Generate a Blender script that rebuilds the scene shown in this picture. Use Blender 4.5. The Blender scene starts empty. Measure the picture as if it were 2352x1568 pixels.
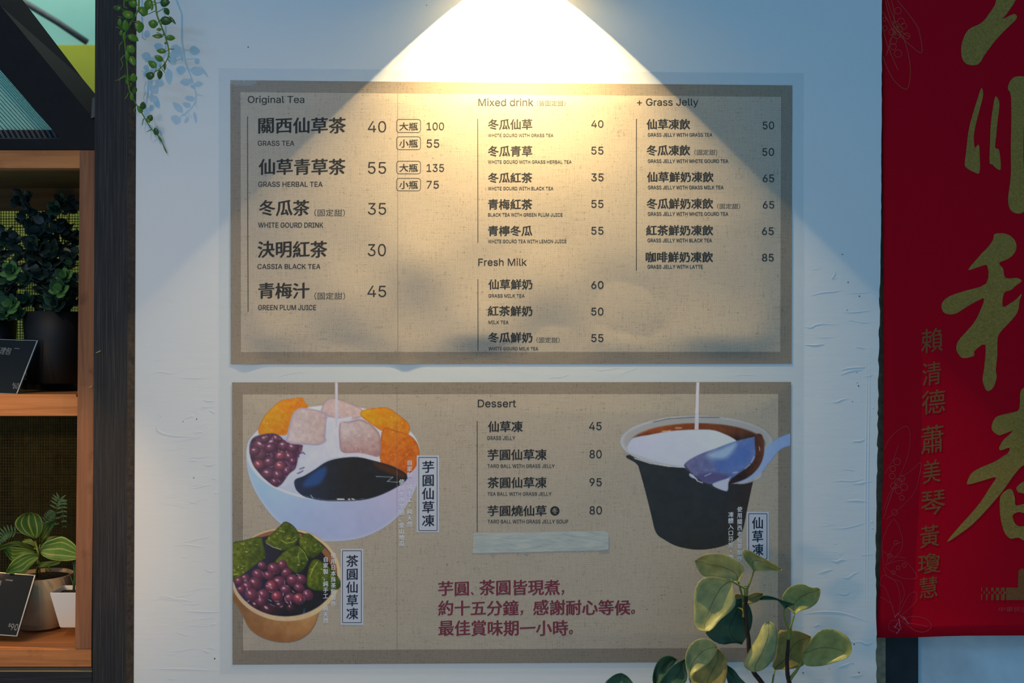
import bpy, bmesh, math, random, os
import numpy as np
from mathutils import Vector, Matrix, Euler
from mathutils.geometry import tessellate_polygon

# ------------------------------------------------------------------ camera, world, lights, exposure
SC = bpy.context.scene
COL = SC.collection
DIST = 2.4                                   # camera to wall, metres; 1 px of the 2352 px frame = 1 mm on the wall
FW, FH = 2352, 1568
def W(px, py, Y=0.0):                        # a point of the place: Y metres behind the wall face (negative = in front)
    k = (DIST + Y) / DIST / 1000.0
    return Vector(((px - FW / 2) * k, Y, (FH / 2 - py) * k))

cam = bpy.data.cameras.new('camera'); cam.sensor_width = 36.0; cam.lens = 36.0 * DIST / (FW / 1000.0)
cam.clip_start = 0.05
cam.dof.use_dof = True; cam.dof.focus_distance = DIST; cam.dof.aperture_fstop = 1.8
cam_o = bpy.data.objects.new('camera', cam); COL.objects.link(cam_o)
cam_o.location = (0, -DIST, 0); cam_o.rotation_euler = (math.pi / 2, 0, 0)
SC.camera = cam_o

SC.view_settings.view_transform = 'Standard'; SC.view_settings.look = 'None'
SC.view_settings.exposure = 0.0; SC.view_settings.gamma = 1.0
SC.view_settings.use_curve_mapping = False

world = bpy.data.worlds.new('dusk_street'); SC.world = world; world.use_nodes = True
bg = world.node_tree.nodes['Background']
bg.inputs[0].default_value = (0.19, 0.40, 0.61, 1); bg.inputs[1].default_value = 0.56

def light(name, kind, loc, target, power, color, **kw):
    d = bpy.data.lights.new(name, kind); d.energy = power; d.color = color
    for k, v in kw.items(): setattr(d, k, v)
    o = bpy.data.objects.new(name, d); COL.objects.link(o); o.location = loc
    if target is not None:
        o.rotation_euler = (Vector(target) - Vector(loc)).to_track_quat('-Z', 'Y').to_euler()
    return o
# long cool shop tube across the lane, a warm ceiling spot in front of the stall, and the room behind the cabinet
light('cool_tube_light', 'AREA', (-1.6, -2.6, 1.7), (0.0, 0, 0.1), 11, (0.26, 0.55, 1.0), shape='RECTANGLE', size=1.6, size_y=0.05)
light('warm_stall_spot', 'SPOT', (-1.35, -1.5, 2.0), (-1.0, 0, -0.75), 42, (1.0, 0.66, 0.30), spot_size=math.radians(72), spot_blend=1.0, shadow_soft_size=0.012)
light('low_warm_fill', 'SPOT', (-1.75, -2.3, -0.25), (-0.45, 0, -0.50), 51, (1.0, 0.62, 0.27), spot_size=math.radians(62), spot_blend=1.0, shadow_soft_size=0.16)  # added warm fill that brightens the lower left wall and lower poster
light('shelf_front_fill', 'SPOT', (-1.62, -0.70, -0.02), (-1.17, 0.05, -0.38), 17, (1.0, 0.62, 0.27), spot_size=math.radians(46), spot_blend=0.6, shadow_soft_size=0.015)  # added fill aimed at the shelf fronts, not a known lamp
light('back_room_light', 'AREA', (-1.5, 0.62, 1.55), (-1.5, 0.75, 0.4), 9, (0.95, 1.0, 0.78), shape='RECTANGLE', size=1.4, size_y=0.12)
light('front_cool_fill', 'AREA', (2.6, -3.0, 2.4), (0.3, 0, 0.0), 6, (0.30, 0.60, 1.0), shape='RECTANGLE', size=1.5, size_y=0.3)  # weak cool fill added from the right, no known source

# ------------------------------------------------------------------ materials
def srgb(r, g, b, k=1.0):
    f = lambda c: (c / 255.0 / 12.92 if c <= 10.31 else ((c / 255.0 + 0.055) / 1.055) ** 2.4)
    return (min(f(r) * k, .95), min(f(g) * k, .95), min(f(b) * k, .95))

class NT:
    def __init__(s, name):
        s.m = bpy.data.materials.new(name); s.m.use_nodes = True
        s.t = s.m.node_tree; s.b = s.t.nodes['Principled BSDF']; s.out = s.t.nodes['Material Output']
        s.tc = None
    def n(s, typ, **kw):
        x = s.t.nodes.new(typ)
        for k, v in kw.items(): setattr(x, k, v)
        return x
    def l(s, a, b): s.t.links.new(a, b)
    def coord(s, scale=(1, 1, 1), kind='Object'):
        if s.tc is None: s.tc = s.n('ShaderNodeTexCoord')
        mp = s.n('ShaderNodeMapping'); mp.inputs['Scale'].default_value = scale
        s.l(s.tc.outputs[kind], mp.inputs[0]); return mp.outputs[0]
    def noise(s, scale=(1, 1, 1), sc=1.0, detail=3, rough=.5, dist=0.0):
        x = s.n('ShaderNodeTexNoise'); x.inputs['Scale'].default_value = sc; x.inputs['Detail'].default_value = detail
        x.inputs['Roughness'].default_value = rough; x.inputs['Distortion'].default_value = dist
        s.l(s.coord(scale), x.inputs['Vector']); return x.outputs['Fac']
    def ramp(s, fac, stops):
        r = s.n('ShaderNodeValToRGB'); e = r.color_ramp.elements
        while len(e) < len(stops): e.new(.5)
        for i, (p, c) in enumerate(stops): e[i].position = p; e[i].color = (*c, 1)
        s.l(fac, r.inputs[0]); return r.outputs[0]
    def math(s, op, a, b=None, clamp=False):
        x = s.n('ShaderNodeMath', operation=op); x.use_clamp = clamp
        for i, v in enumerate((a, b)):
            if v is None: continue
            if isinstance(v, (int, float)): x.inputs[i].default_value = v
            else: s.l(v, x.inputs[i])
        return x.outputs[0]
    def mix(s, fac, a, b, mode='MIX'):
        x = s.n('ShaderNodeMix', data_type='RGBA', blend_type=mode)
        for i, v in ((0, fac), (6, a), (7, b)):
            if isinstance(v, (int, float)): x.inputs[i].default_value = v
            elif isinstance(v, tuple): x.inputs[i].default_value = (*v, 1)
            else: s.l(v, x.inputs[i])
        return x.outputs[2]
    def bump(s, h, strength=.3, dist=.002, prev=None):
        x = s.n('ShaderNodeBump'); x.inputs['Strength'].default_value = strength; x.inputs['Distance'].default_value = dist
        s.l(h, x.inputs['Height'])
        if prev is not None: s.l(prev, x.inputs['Normal'])
        return x.outputs[0]
    def set(s, color=None, rough=None, normal=None, spec=None, **kw):
        if color is not None:
            if isinstance(color, tuple): s.b.inputs['Base Color'].default_value = (*color, 1)
            else: s.l(color, s.b.inputs['Base Color'])
        if rough is not None:
            if isinstance(rough, (int, float)): s.b.inputs['Roughness'].default_value = rough
            else: s.l(rough, s.b.inputs['Roughness'])
        if spec is not None: s.b.inputs['Specular IOR Level'].default_value = spec
        if normal is not None: s.l(normal, s.b.inputs['Normal'])
        for k, v in kw.items(): s.b.inputs[k].default_value = v
        return s.m
MAT = {}
def simple(name, color, rough=.6, spec=.4, var=0.0, vs=60.0, bump=0.0, bs=200.0, **kw):
    t = NT(name); c = color
    if var: c = t.ramp(t.noise(sc=vs, detail=4), [(.25, tuple(x * (1 - var) for x in color)), (.75, tuple(min(.95, x * (1 + var)) for x in color))])
    nrm = t.bump(t.noise(sc=bs, detail=4), bump, .002) if bump else None
    MAT[name] = t.set(c, rough, nrm, spec, **kw); return MAT[name]

def wall_paint(name, color):
    t = NT(name)
    big = t.noise((1, 1, 1), 4.5, 4)
    brush = t.noise((7, 1, 60), 1.6, 5, .6)
    fine = t.noise((30, 1, 160), 1.0, 4)
    h = t.bump(big, .10, .012); h = t.bump(brush, .06, .003, h); h = t.bump(fine, .07, .001, h)
    c = t.mix(t.math('MULTIPLY', t.noise(sc=9, detail=5), .28), color, tuple(x * .90 for x in color))
    dots = t.ramp(t.noise(sc=55, detail=1), [(.77, (0, 0, 0)), (.785, (1, 1, 1))])
    c = t.mix(t.math('MULTIPLY', dots, .0), c, (.06, .07, .08))
    MAT[name] = t.set(c, .62, h, .3); return MAT[name]
wall_paint('wall_paint', (.80, .80, .78))

def wood(name, c0, c1, c2, axis, rough=.55, bump=.25):
    t = NT(name)
    s = {'x': (3, 60, 60), 'z': (60, 60, 3)}[axis]
    g = t.noise(s, 1.0, 6, .6, .6); f = t.noise(tuple(v * 6 for v in s), 1.0, 3)
    col = t.ramp(g, [(.28, c0), (.5, c1), (.72, c2)])
    stain = t.ramp(t.noise(sc=16, detail=3), [(.60, (1, 1, 1)), (.75, (.55, .5, .48))])
    col = t.mix(.75, col, stain, 'MULTIPLY')
    MAT[name] = t.set(col, rough, t.bump(f, bump, .001), .15); return MAT[name]
wood('oak_x', (.32, .115, .038), (.47, .18, .06), (.58, .24, .085), 'x')
wood('oak_z', (.17, .07, .035), (.25, .105, .052), (.33, .145, .07), 'z')
wood('oak_dark', (.12, .062, .022), (.17, .09, .034), (.22, .12, .048), 'x')

def charred(name, axis):
    t = NT(name)
    s = {'z': (480, 100, 6), 'x': (6, 100, 480)}[axis]
    g = t.noise(s, 1.0, 5, .65, .25)
    w2 = t.noise(tuple(v * .35 for v in s), 1.0, 3, .5, 1.2)
    col = t.ramp(g, [(.35, (.006, .007, .009)), (.55, (.022, .022, .024)), (.72, (.075, .068, .062))])
    col = t.mix(t.ramp(w2, [(.45, (0, 0, 0)), (.7, (.45, .45, .45))]), col, (.055, .038, .028))
    h = t.bump(g, .7, .003)
    MAT[name] = t.set(col, .62, h, .35); return MAT[name]
charred('charred_z', 'z'); charred('charred_x', 'x')
simple('charred_chamfer', (.045, .032, .024), .6, .3, .5, 90, .5, 300)

def burlap(name, c_hi, c_lo, dark, spk):
    t = NT(name)
    sx = t.n('ShaderNodeSeparateXYZ'); t.l(t.coord(), sx.inputs[0])
    wob = t.math('MULTIPLY', t.noise((90, 1, 90), 1.0, 3), 9.0)
    gx_ = t.math('SINE', t.math('ADD', t.math('MULTIPLY', sx.outputs[0], 1480.0), wob))
    gz_ = t.math('SINE', t.math('ADD', t.math('MULTIPLY', sx.outputs[2], 1480.0), wob))
    weave = t.math('MULTIPLY', t.math('MAXIMUM', gx_, 0.0), t.math('MAXIMUM', gz_, 0.0))
    cloud = t.ramp(t.noise((9, 1, 11), 1.0, 5, .65), [(.42, (.18, .18, .18)), (.66, (1, 1, 1))])
    v = t.noise((380, 1, 22), 1.0, 3, .65); h = t.noise((22, 1, 380), 1.0, 3, .65)
    vf = t.noise((900, 1, 130), 1.0, 1); hf = t.noise((130, 1, 900), 1.0, 1)
    patch = t.noise((5, 1, 7), 1.0, 4, .6)
    crossing = t.math('MULTIPLY', t.math('SUBTRACT', .62, v), t.math('SUBTRACT', .62, h))
    thread = t.math('ADD', t.math('MULTIPLY', t.math('ADD', v, h), .5), t.math('MULTIPLY', t.math('ADD', vf, hf), .45))
    thread = t.math('SUBTRACT', thread, t.math('MULTIPLY', patch, .20))
    col = t.ramp(thread, [(.57, dark), (.68, c_lo), (.78, c_hi), (1.0, tuple(min(.9, x * 1.12) for x in c_hi))])
    pts = t.noise((250, 1, 250), 1.0, 1)
    sp = t.math('MULTIPLY', t.ramp(t.math('ADD', t.math('MULTIPLY', pts, .75), t.math('MULTIPLY', crossing, 3.2)), [(.56, (0, 0, 0)), (.74, (1, 1, 1))]), spk)
    col = t.mix(sp, col, dark)
    col = t.mix(t.math('MULTIPLY', t.math('MULTIPLY', weave, cloud), .42, True), col, dark)
    nb = t.bump(t.noise(sc=3.5, detail=3), .12, .01)
    MAT[name] = t.set(col, .42, nb, .45); return MAT[name]
burlap('burlap', (.50, .415, .315), (.42, .34, .25), (.095, .077, .058), .8)
burlap('burlap_border', (.29, .235, .175), (.235, .185, .135), (.055, .044, .034), .9)

simple('ink', (.021, .020, .018), .65, .5)
simple('ink_soft', (.045, .043, .038), .65, .5)
simple('ink_navy', (.012, .017, .035), .5, .4)
simple('ink_red', (.21, .032, .05), .5, .4)
simple('ink_white', (.80, .81, .84), .5, .4)
simple('label_white', (.60, .62, .70), .45, .4)
simple('seam', (.27, .215, .155), .5, .4)
simple('gold_print', (.34, .195, .035), .6, .2, .25, 200)
simple('gold_dim', (.26, .088, .028), .7, .1, .2, 200)
simple('pink_line', (.52, .05, .06), .8, .05)
simple('gold_line', (.48, .10, .05), .8, .05)
simple('card_black', (.010, .014, .016), .5, .12)
simple('acrylic_highlight', (.30, .32, .32), .25, .6)  # pale grey for the highlight lines painted on the card edges
simple('card_text', (.9, .9, .9), .5, .3)
simple('black_steel', (.0045, .005, .0065), .6, .2, .3, 40)
simple('black_plastic', (.006, .0065, .008), .55, .4)
simple('grey_strip', (.08, .085, .09), .6, .3, .2)
simple('brass_edge', (.30, .22, .09), .45, .4)
simple('lamp_black', (.02, .02, .022), .4, .5)
simple('lamp_white', (.75, .74, .70), .7, .2)
simple('terracotta_tan', (.50, .36, .21), .75, .25, .22, 18, .15, 260)
simple('white_ceramic', (.72, .72, .70), .35, .5)
simple('soil', (.03, .022, .014), .9, .2, .4, 120, .8, 200)
simple('stem_brown', (.030, .017, .012), .7, .3, .4, 150, .5, 300)
simple('stem_green', (.16, .20, .03), .5, .4, .2, 120)
simple('vine_green', (.13, .22, .02), .45, .4, .25, 120)
simple('teal_board', (.26, .52, .46), .7, .3, .12, 4)
simple('yellow_board', (.40, .40, .035), .7, .3, .08, 4)
simple('backlight_yellow', (.92, .74, .12), .7, .2, .15, 6)  # saturated yellow standing in for the light behind the upper mesh
simple('shade_olive', (.030, .034, .012), .8, .2, .6, 14)  # dark olive standing in for the dim space behind the lower mesh
simple('mesh_strand', (.035, .031, .008), .8, .2, .4, 90)
simple('pale_panel', (.58, .66, .70), .5, .4, .22, 9)
simple('panel_dark', (.03, .085, .08), .6, .3)
simple('dark_frame', (.010, .014, .016), .5, .4, .5, 20)
simple('frame_edge', (.30, .22, .13), .6, .3, .4, 60)
simple('bark_dark', (.014, .014, .006), .9, .1, .4, 60)
simple('concrete', (.22, .22, .21), .85, .2, .2, 12, .3, 120)

def banner_red():
    t = NT('banner_red')
    g = t.noise((420, 1, 420), 1.0, 2)
    col = t.ramp(g, [(.3, (.46, .001, .010)), (.7, (.60, .002, .016))])
    MAT['banner_red'] = t.set(col, .7, t.bump(g, .1, .0006), .05)
banner_red()

def translucent_leaf(name, base, vein, trans=.5, rough=.42, var=.25, stripes=None, edge=None):
    t = NT(name)
    n1 = t.noise(sc=55, detail=4)
    col = t.ramp(n1, [(.25, tuple(x * (1 - var) for x in base)), (.75, tuple(x * (1 + var) for x in base))])
    if stripes or edge:
        uv = t.coord((1, 1, 1), 'UV'); sp = t.n('ShaderNodeSeparateXYZ'); t.l(uv, sp.inputs[0])
        u = sp.outputs[0]
        a = t.math('ABSOLUTE', t.math('SUBTRACT', u, .5))        # 0 at the midrib, .5 at the margin
        if stripes:
            for c, wd in ((.0, .045), (.26, .035), (.47, .03)):
                d = t.math('ABSOLUTE', t.math('SUBTRACT', a, c))
                fac = t.math('SUBTRACT', 1.0, t.math('DIVIDE', d, wd), True)
                col = t.mix(fac, col, stripes)
    m = t.set(col, rough, None, .45)
    tr = t.n('ShaderNodeBsdfTranslucent'); t.l(col, tr.inputs[0]) if not isinstance(col, tuple) else None
    mx = t.n('ShaderNodeMixShader'); mx.inputs[0].default_value = trans
    t.l(t.b.outputs[0], mx.inputs[1]); t.l(tr.outputs[0], mx.inputs[2]); t.l(mx.outputs[0], t.out.inputs[0])
    MAT[name] = m
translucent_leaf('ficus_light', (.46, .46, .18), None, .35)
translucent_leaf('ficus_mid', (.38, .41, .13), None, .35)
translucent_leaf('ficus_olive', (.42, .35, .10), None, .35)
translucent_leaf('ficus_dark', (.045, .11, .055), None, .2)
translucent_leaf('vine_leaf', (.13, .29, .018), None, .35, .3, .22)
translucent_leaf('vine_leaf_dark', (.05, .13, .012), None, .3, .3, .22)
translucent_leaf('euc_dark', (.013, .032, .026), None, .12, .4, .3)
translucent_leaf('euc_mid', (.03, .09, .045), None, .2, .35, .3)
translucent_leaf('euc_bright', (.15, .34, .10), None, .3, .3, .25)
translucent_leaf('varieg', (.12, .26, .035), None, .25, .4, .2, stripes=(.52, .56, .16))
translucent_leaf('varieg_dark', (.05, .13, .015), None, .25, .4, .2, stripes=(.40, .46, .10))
translucent_leaf('fern', (.06, .17, .07), None, .25, .5, .2)

def film():
    t = NT('clear_film')
    t.set((.72, .80, .84), .32, t.bump(t.noise((6, 1, 25), 1.0, 4), .2, .003), .5)
    tr = t.n('ShaderNodeBsdfTransparent'); mx = t.n('ShaderNodeMixShader'); mx.inputs[0].default_value = .15
    t.l(tr.outputs[0], mx.inputs[1]); t.l(t.b.outputs[0], mx.inputs[2]); t.l(mx.outputs[0], t.out.inputs[0])
    MAT['clear_film'] = t.m
film()
def tape():
    t = NT('paper_tape')
    c = t.ramp(t.noise((20, 1, 45), 1.0, 4), [(.3, (.50, .55, .52)), (.7, (.62, .65, .60))])
    t.set(c, .5, t.bump(t.noise((30, 1, 90), 1.0, 4), .35, .002), .4)
    tr = t.n('ShaderNodeBsdfTransparent'); mx = t.n('ShaderNodeMixShader'); mx.inputs[0].default_value = .86
    t.l(tr.outputs[0], mx.inputs[1]); t.l(t.b.outputs[0], mx.inputs[2]); t.l(mx.outputs[0], t.out.inputs[0])
    MAT['paper_tape'] = t.m
tape()
def acrylic():
    t = NT('acrylic')
    t.set((.015, .017, .018), .04, None, .8)
    tr = t.n('ShaderNodeBsdfTransparent'); mx = t.n('ShaderNodeMixShader'); mx.inputs[0].default_value = .14
    t.l(tr.outputs[0], mx.inputs[1]); t.l(t.b.outputs[0], mx.inputs[2]); t.l(mx.outputs[0], t.out.inputs[0])
    MAT['acrylic'] = t.m
acrylic()
def corrugated():
    t = NT('corrugated_teal'); c = (.62, .90, .90)
    t.set(c, .45, None, .4)
    tr = t.n('ShaderNodeBsdfTranslucent'); tr.inputs[0].default_value = (*c, 1)
    mx = t.n('ShaderNodeMixShader'); mx.inputs[0].default_value = .55
    t.l(t.b.outputs[0], mx.inputs[1]); t.l(tr.outputs[0], mx.inputs[2]); t.l(mx.outputs[0], t.out.inputs[0])
    MAT['corrugated_teal'] = t.m
corrugated()
def printed():
    t = NT('printed_picture')
    a = t.n('ShaderNodeVertexColor', layer_name='Col')
    t.set(a.outputs['Color'], .42, None, .45)
    tr = t.n('ShaderNodeBsdfTransparent'); mx = t.n('ShaderNodeMixShader')
    t.l(a.outputs['Alpha'], mx.inputs[0]); t.l(tr.outputs[0], mx.inputs[1]); t.l(t.b.outputs[0], mx.inputs[2])
    t.l(mx.outputs[0], t.out.inputs[0]); MAT['printed_picture'] = t.m
printed()
def bulb_mat():
    t = NT('bulb_glass')
    t.set((.9, .85, .7), .3); t.b.inputs['Emission Color'].default_value = (1, .78, .36, 1); t.b.inputs['Emission Strength'].default_value = 6
    MAT['bulb_glass'] = t.m
bulb_mat()

# ------------------------------------------------------------------ object helpers
def empty(name, loc, label, cat, group=None, kind=None):
    o = bpy.data.objects.new(name, None); COL.objects.link(o); o.location = loc; o.empty_display_size = .02
    return tag(o, label, cat, group, kind)
def tag(o, label=None, cat=None, group=None, kind=None):
    if label: o['label'] = label
    if cat: o['category'] = cat
    if group: o['group'] = group
    if kind: o['kind'] = kind
    return o
def adopt(o, parent):
    if parent is not None:
        loc = Vector(parent.location); p = parent.parent
        while p is not None: loc += Vector(p.location); p = p.parent
        o.parent = parent; o.matrix_parent_inverse = Matrix.Translation(-Vector(parent.location)) if parent.parent is None else Matrix.Identity(4)
    return o
def mesh(name, verts, faces, mat, parent=None, smooth=False, mats=None, midx=None):
    me = bpy.data.meshes.new(name)
    me.from_pydata([tuple(v) for v in verts], [], faces)
    for m in (mats or [mat]): me.materials.append(MAT[m])
    if midx is not None: me.polygons.foreach_set('material_index', midx)
    if smooth: me.polygons.foreach_set('use_smooth', [True] * len(me.polygons))
    me.update()
    o = bpy.data.objects.new(name, me); COL.objects.link(o)
    return adopt(o, parent)
def from_bm(name, bm, mat, parent=None, smooth=False):
    me = bpy.data.meshes.new(name); bm.to_mesh(me); bm.free(); me.materials.append(MAT[mat])
    if smooth: me.polygons.foreach_set('use_smooth', [True] * len(me.polygons))
    o = bpy.data.objects.new(name, me); COL.objects.link(o); return adopt(o, parent)
def prism(name, pts, Yf, Yb, mat, parent=None, bevel=0.0, taper=1.0):
    """px outline on the plane Yf, pushed straight back to Yb"""
    bm = bmesh.new()
    fr = [bm.verts.new(W(x, y, Yf)) for x, y in pts]
    bk = [bm.verts.new(Vector((v.co.x, Yb, v.co.z))) for v in fr]
    bm.faces.new(fr); bm.faces.new(bk[::-1]); n = len(fr)
    for i in range(n): bm.faces.new((fr[i], bk[i], bk[(i + 1) % n], fr[(i + 1) % n]))
    bmesh.ops.recalc_face_normals(bm, faces=bm.faces)
    if bevel: bmesh.ops.bevel(bm, geom=list(bm.edges), offset=bevel, segments=2, affect='EDGES', profile=.6)
    return from_bm(name, bm, mat, parent)
def rect(x0, y0, x1, y1): return [(x0, y0), (x1, y0), (x1, y1), (x0, y1)]
def boxw(name, x0, x1, y0, y1, z0, z1, mat, parent=None, bevel=0.0):
    bm = bmesh.new()
    m = Matrix.Translation(((x0 + x1) / 2, (y0 + y1) / 2, (z0 + z1) / 2)) @ Matrix.Diagonal((x1 - x0, y1 - y0, z1 - z0, 1))
    bmesh.ops.create_cube(bm, size=1, matrix=m)
    if bevel: bmesh.ops.bevel(bm, geom=list(bm.edges), offset=bevel, segments=2, affect='EDGES')
    return from_bm(name, bm, mat, parent)
def smooth_path(pts, n=6, closed=False):
    """Catmull-Rom through pts (tuples of any size)"""
    P = [np.array(p, float) for p in pts]; out = []; m = len(P)
    for i in range(m if closed else m - 1):
        p0 = P[(i - 1) % m] if closed or i > 0 else P[i]; p1 = P[i]; p2 = P[(i + 1) % m]
        p3 = P[(i + 2) % m] if closed or i + 2 < m else p2
        for k in range(n):
            t = k / n
            out.append(.5 * ((2 * p1) + (p2 - p0) * t + (2 * p0 - 5 * p1 + 4 * p2 - p3) * t * t + (3 * p1 - p0 - 3 * p2 + p3) * t ** 3))
    if not closed: out.append(P[-1])
    return out
def tube_data(pts, rad, sides=8):
    V, F = [], []; n = len(pts); pts = [Vector(p) for p in pts]
    rad = rad if isinstance(rad, (list, tuple)) else [rad] * n
    up = Vector((.31, .77, .55))
    for i, p in enumerate(pts):
        d = (pts[min(i + 1, n - 1)] - pts[max(i - 1, 0)]).normalized()
        a = d.cross(up).normalized(); b = d.cross(a)
        for k in range(sides):
            t = 2 * math.pi * k / sides
            V.append(p + (a * math.cos(t) + b * math.sin(t)) * rad[i])
    for i in range(n - 1):
        for k in range(sides):
            k2 = (k + 1) % sides
            F.append((i * sides + k, i * sides + k2, (i + 1) * sides + k2, (i + 1) * sides + k))
    F.append(tuple(range(sides))[::-1]); F.append(tuple((n - 1) * sides + k for k in range(sides)))
    return V, F
def tube(name, pts, rad, mat, parent=None, sides=8):
    V, F = tube_data(pts, rad, sides); return mesh(name, V, F, mat, parent, True)
def lathe(name, prof, centre, mat, parent=None, seg=40, square=False):
    """profile (r, z) turned round the vertical through centre"""
    V, F = [], []; n = len(prof)
    for r, z in prof:
        for k in range(seg):
            a = 2 * math.pi * k / seg
            V.append((centre[0] + r * math.cos(a), centre[1] + r * math.sin(a), centre[2] + z))
    for i in range(n - 1):
        for k in range(seg):
            k2 = (k + 1) % seg
            F.append((i * seg + k, i * seg + k2, (i + 1) * seg + k2, (i + 1) * seg + k))
    return mesh(name, V, F, mat, parent, True)

# ------------------------------------------------------------------ lettering: outlines of the built-in fonts, filled here
CJK_STR, LAT_STR = [], []
GLYPH = {}
try:
    LATIN = bpy.data.fonts.load(os.path.join(bpy.utils.system_resource('DATAFILES'), 'fonts', 'Inter.woff2'))
except Exception:
    LATIN = None
def outline_loops(me):
    nb = {}
    for e in me.edges:
        a, b = e.vertices; nb.setdefault(a, []).append(b); nb.setdefault(b, []).append(a)
    seen = set(); out = []; co = me.vertices
    for s0 in nb:
        if s0 in seen: continue
        loop = [s0]; seen.add(s0); cur = s0
        while True:
            nx = [x for x in nb[cur] if x not in seen]
            if not nx: break
            cur = min(nx) if cur != s0 else nx[0]
            seen.add(cur); loop.append(cur)
        if len(loop) > 2: out.append(np.array([(co[i].co.x, co[i].co.y) for i in loop]))
    return out
def area2(l): return float(np.sum(np.roll(l[:, 0], 1) * l[:, 1] - l[:, 0] * np.roll(l[:, 1], 1)) / 2)
def inside_pt(p, l):
    x, y = p; a = np.roll(l, 1, 0); b = l
    c = (a[:, 1] > y) != (b[:, 1] > y)
    with np.errstate(divide='ignore', invalid='ignore'):
        xs = (b[:, 0] - a[:, 0]) * (y - a[:, 1]) / (b[:, 1] - a[:, 1]) + a[:, 0]
    return bool(np.sum(c & (x < xs)) % 2)
def split_self(l, depth=0):
    n = len(l)
    if n < 4 or depth > 4: return [l]
    P = l; Q = np.roll(l, -1, 0); r = Q - P
    cr = lambda u, v: u[..., 0] * v[..., 1] - u[..., 1] * v[..., 0]
    d = P[None] - P[:, None]; den = cr(r[:, None], r[None])
    with np.errstate(divide='ignore', invalid='ignore'):
        t = cr(d, r[None]) / den; u = cr(d, r[:, None]) / den
    hit = (t > 1e-4) & (t < 1 - 1e-4) & (u > 1e-4) & (u < 1 - 1e-4)
    idx = np.argwhere(np.triu(hit, 2))
    for i, j in idx:
        if i == 0 and j == n - 1: continue
        x = P[i] + t[i, j] * r[i]
        A = np.vstack([l[:i + 1], x[None], l[j + 1:]]); B = np.vstack([x[None], l[i + 1:j + 1]])
        return split_self(A, depth + 1) + split_self(B, depth + 1)
    return [l]
def owner(h, pieces):
    best = None
    for q in pieces:
        if inside_pt(h[0], q) and (best is None or abs(area2(q)) < abs(area2(best))): best = q
    return best
def fill(loops):
    V, F = [], []
    if not loops: return np.zeros((0, 3)), []
    sg = 1 if sum(area2(c) for c in loops) > 0 else -1
    pieces, holes = [], []
    for o in loops:
        for q in split_self(o):
            if abs(area2(q)) > 1e-6: (pieces if area2(q) * sg > 0 else holes).append(q)
    for q in pieces:
        hs = [h for h in holes if owner(h, pieces) is q]
        polys = [q] + hs; base = sum(len(v) for v in V)
        vv = np.vstack(polys); V.append(np.hstack([vv, np.full((len(vv), 1), (len(V) % 3) * 8e-6)]))
        tri = tessellate_polygon([[Vector((x, y, 0)) for x, y in pp] for pp in polys])
        F += [tuple(base + i for i in tt) for tt in tri]
    return np.vstack(V), F
def load_glyphs(keys):
    objs = []
    for key in keys:
        kind, s = key
        c = bpy.data.curves.new('glyph', 'FONT'); c.body = s; c.size = 1; c.fill_mode = 'NONE'
        c.resolution_u = 2 if kind == 'c' else 3
        if kind == 'l' and LATIN: c.font = LATIN
        o = bpy.data.objects.new('glyph', c); COL.objects.link(o); objs.append((key, o, c))
    bpy.context.view_layer.update(); dg = bpy.context.evaluated_depsgraph_get()
    for key, o, c in objs:
        me = bpy.data.meshes.new_from_object(o.evaluated_get(dg))
        GLYPH[key] = fill(outline_loops(me)); bpy.data.meshes.remove(me)
    for key, o, c in objs: bpy.data.objects.remove(o); bpy.data.curves.remove(c)
def nib_copies(V, F, nib):
    """thicken strokes as a broad pen does: the shape repeated along the nib"""
    if not nib: return V, F
    VV, FF = [], []
    for k, (dx, dy) in enumerate(nib):
        b = sum(len(v) for v in VV); VV.append(V + np.array([dx, dy, k * 2.4e-5])); FF += [tuple(b + i for i in f) for f in F]
    return np.vstack(VV), FF
def nib(a, b): return [(-a, -b), (-a * .4, b), (a * .4, -b), (a, b), (0, 0)]
NIB_BOLD = nib(.026, .011); NIB_MID = nib(.018, .009); NIB_THIN = nib(.010, .006)
def text_layout(s, kind, vertical=False, rise=.05, nb=None):
    if kind == 'l':
        V, F = GLYPH[('l', s)]; return nib_copies(V, F, nb)
    VV, FF = [], []; x = y = 0.0
    for ch in s:
        if ch == ' ':
            if vertical: y -= .45
            else: x += .4
            continue
        V, F = GLYPH[('c', ch)]
        if len(V):
            V, F = nib_copies(V, F, nb)
            V = V.copy(); V[:, 1] += rise * (V[:, 0] - .5)
            b = sum(len(v) for v in VV); VV.append(V + np.array([x, y, 0])); FF += [tuple(b + i for i in f) for f in F]
        if vertical: y -= 1.06
        else: x += 1.0
    return np.vstack(VV), FF
def put_text(name, s, box, mat, parent, surf, kind='c', vertical=False, nb=None, rise=.05, lift=.00012, tilt=0.0, label=None):
    """lettering fitted to a box (x0,y0,x1,y1) on a surface; surf(px,py)->Y of that surface"""
    V, F = text_layout(s, kind, vertical, rise if kind == 'c' else 0, nb)
    lo = V.min(0); hi = V.max(0); x0, y0, x1, y1 = box
    px = x0 + (V[:, 0] - lo[0]) / max(hi[0] - lo[0], 1e-6) * (x1 - x0)
    py = y1 - (V[:, 1] - lo[1]) / max(hi[1] - lo[1], 1e-6) * (y1 - y0) + tilt * (px - x0)
    P = [W(a, b, surf(a, b) - lift - c) for a, b, c in zip(px, py, V[:, 2])]
    o = mesh(name, P, F, mat, parent)
    if label: o['label'] = label
    return o
LAMP_W = 130.0
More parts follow.
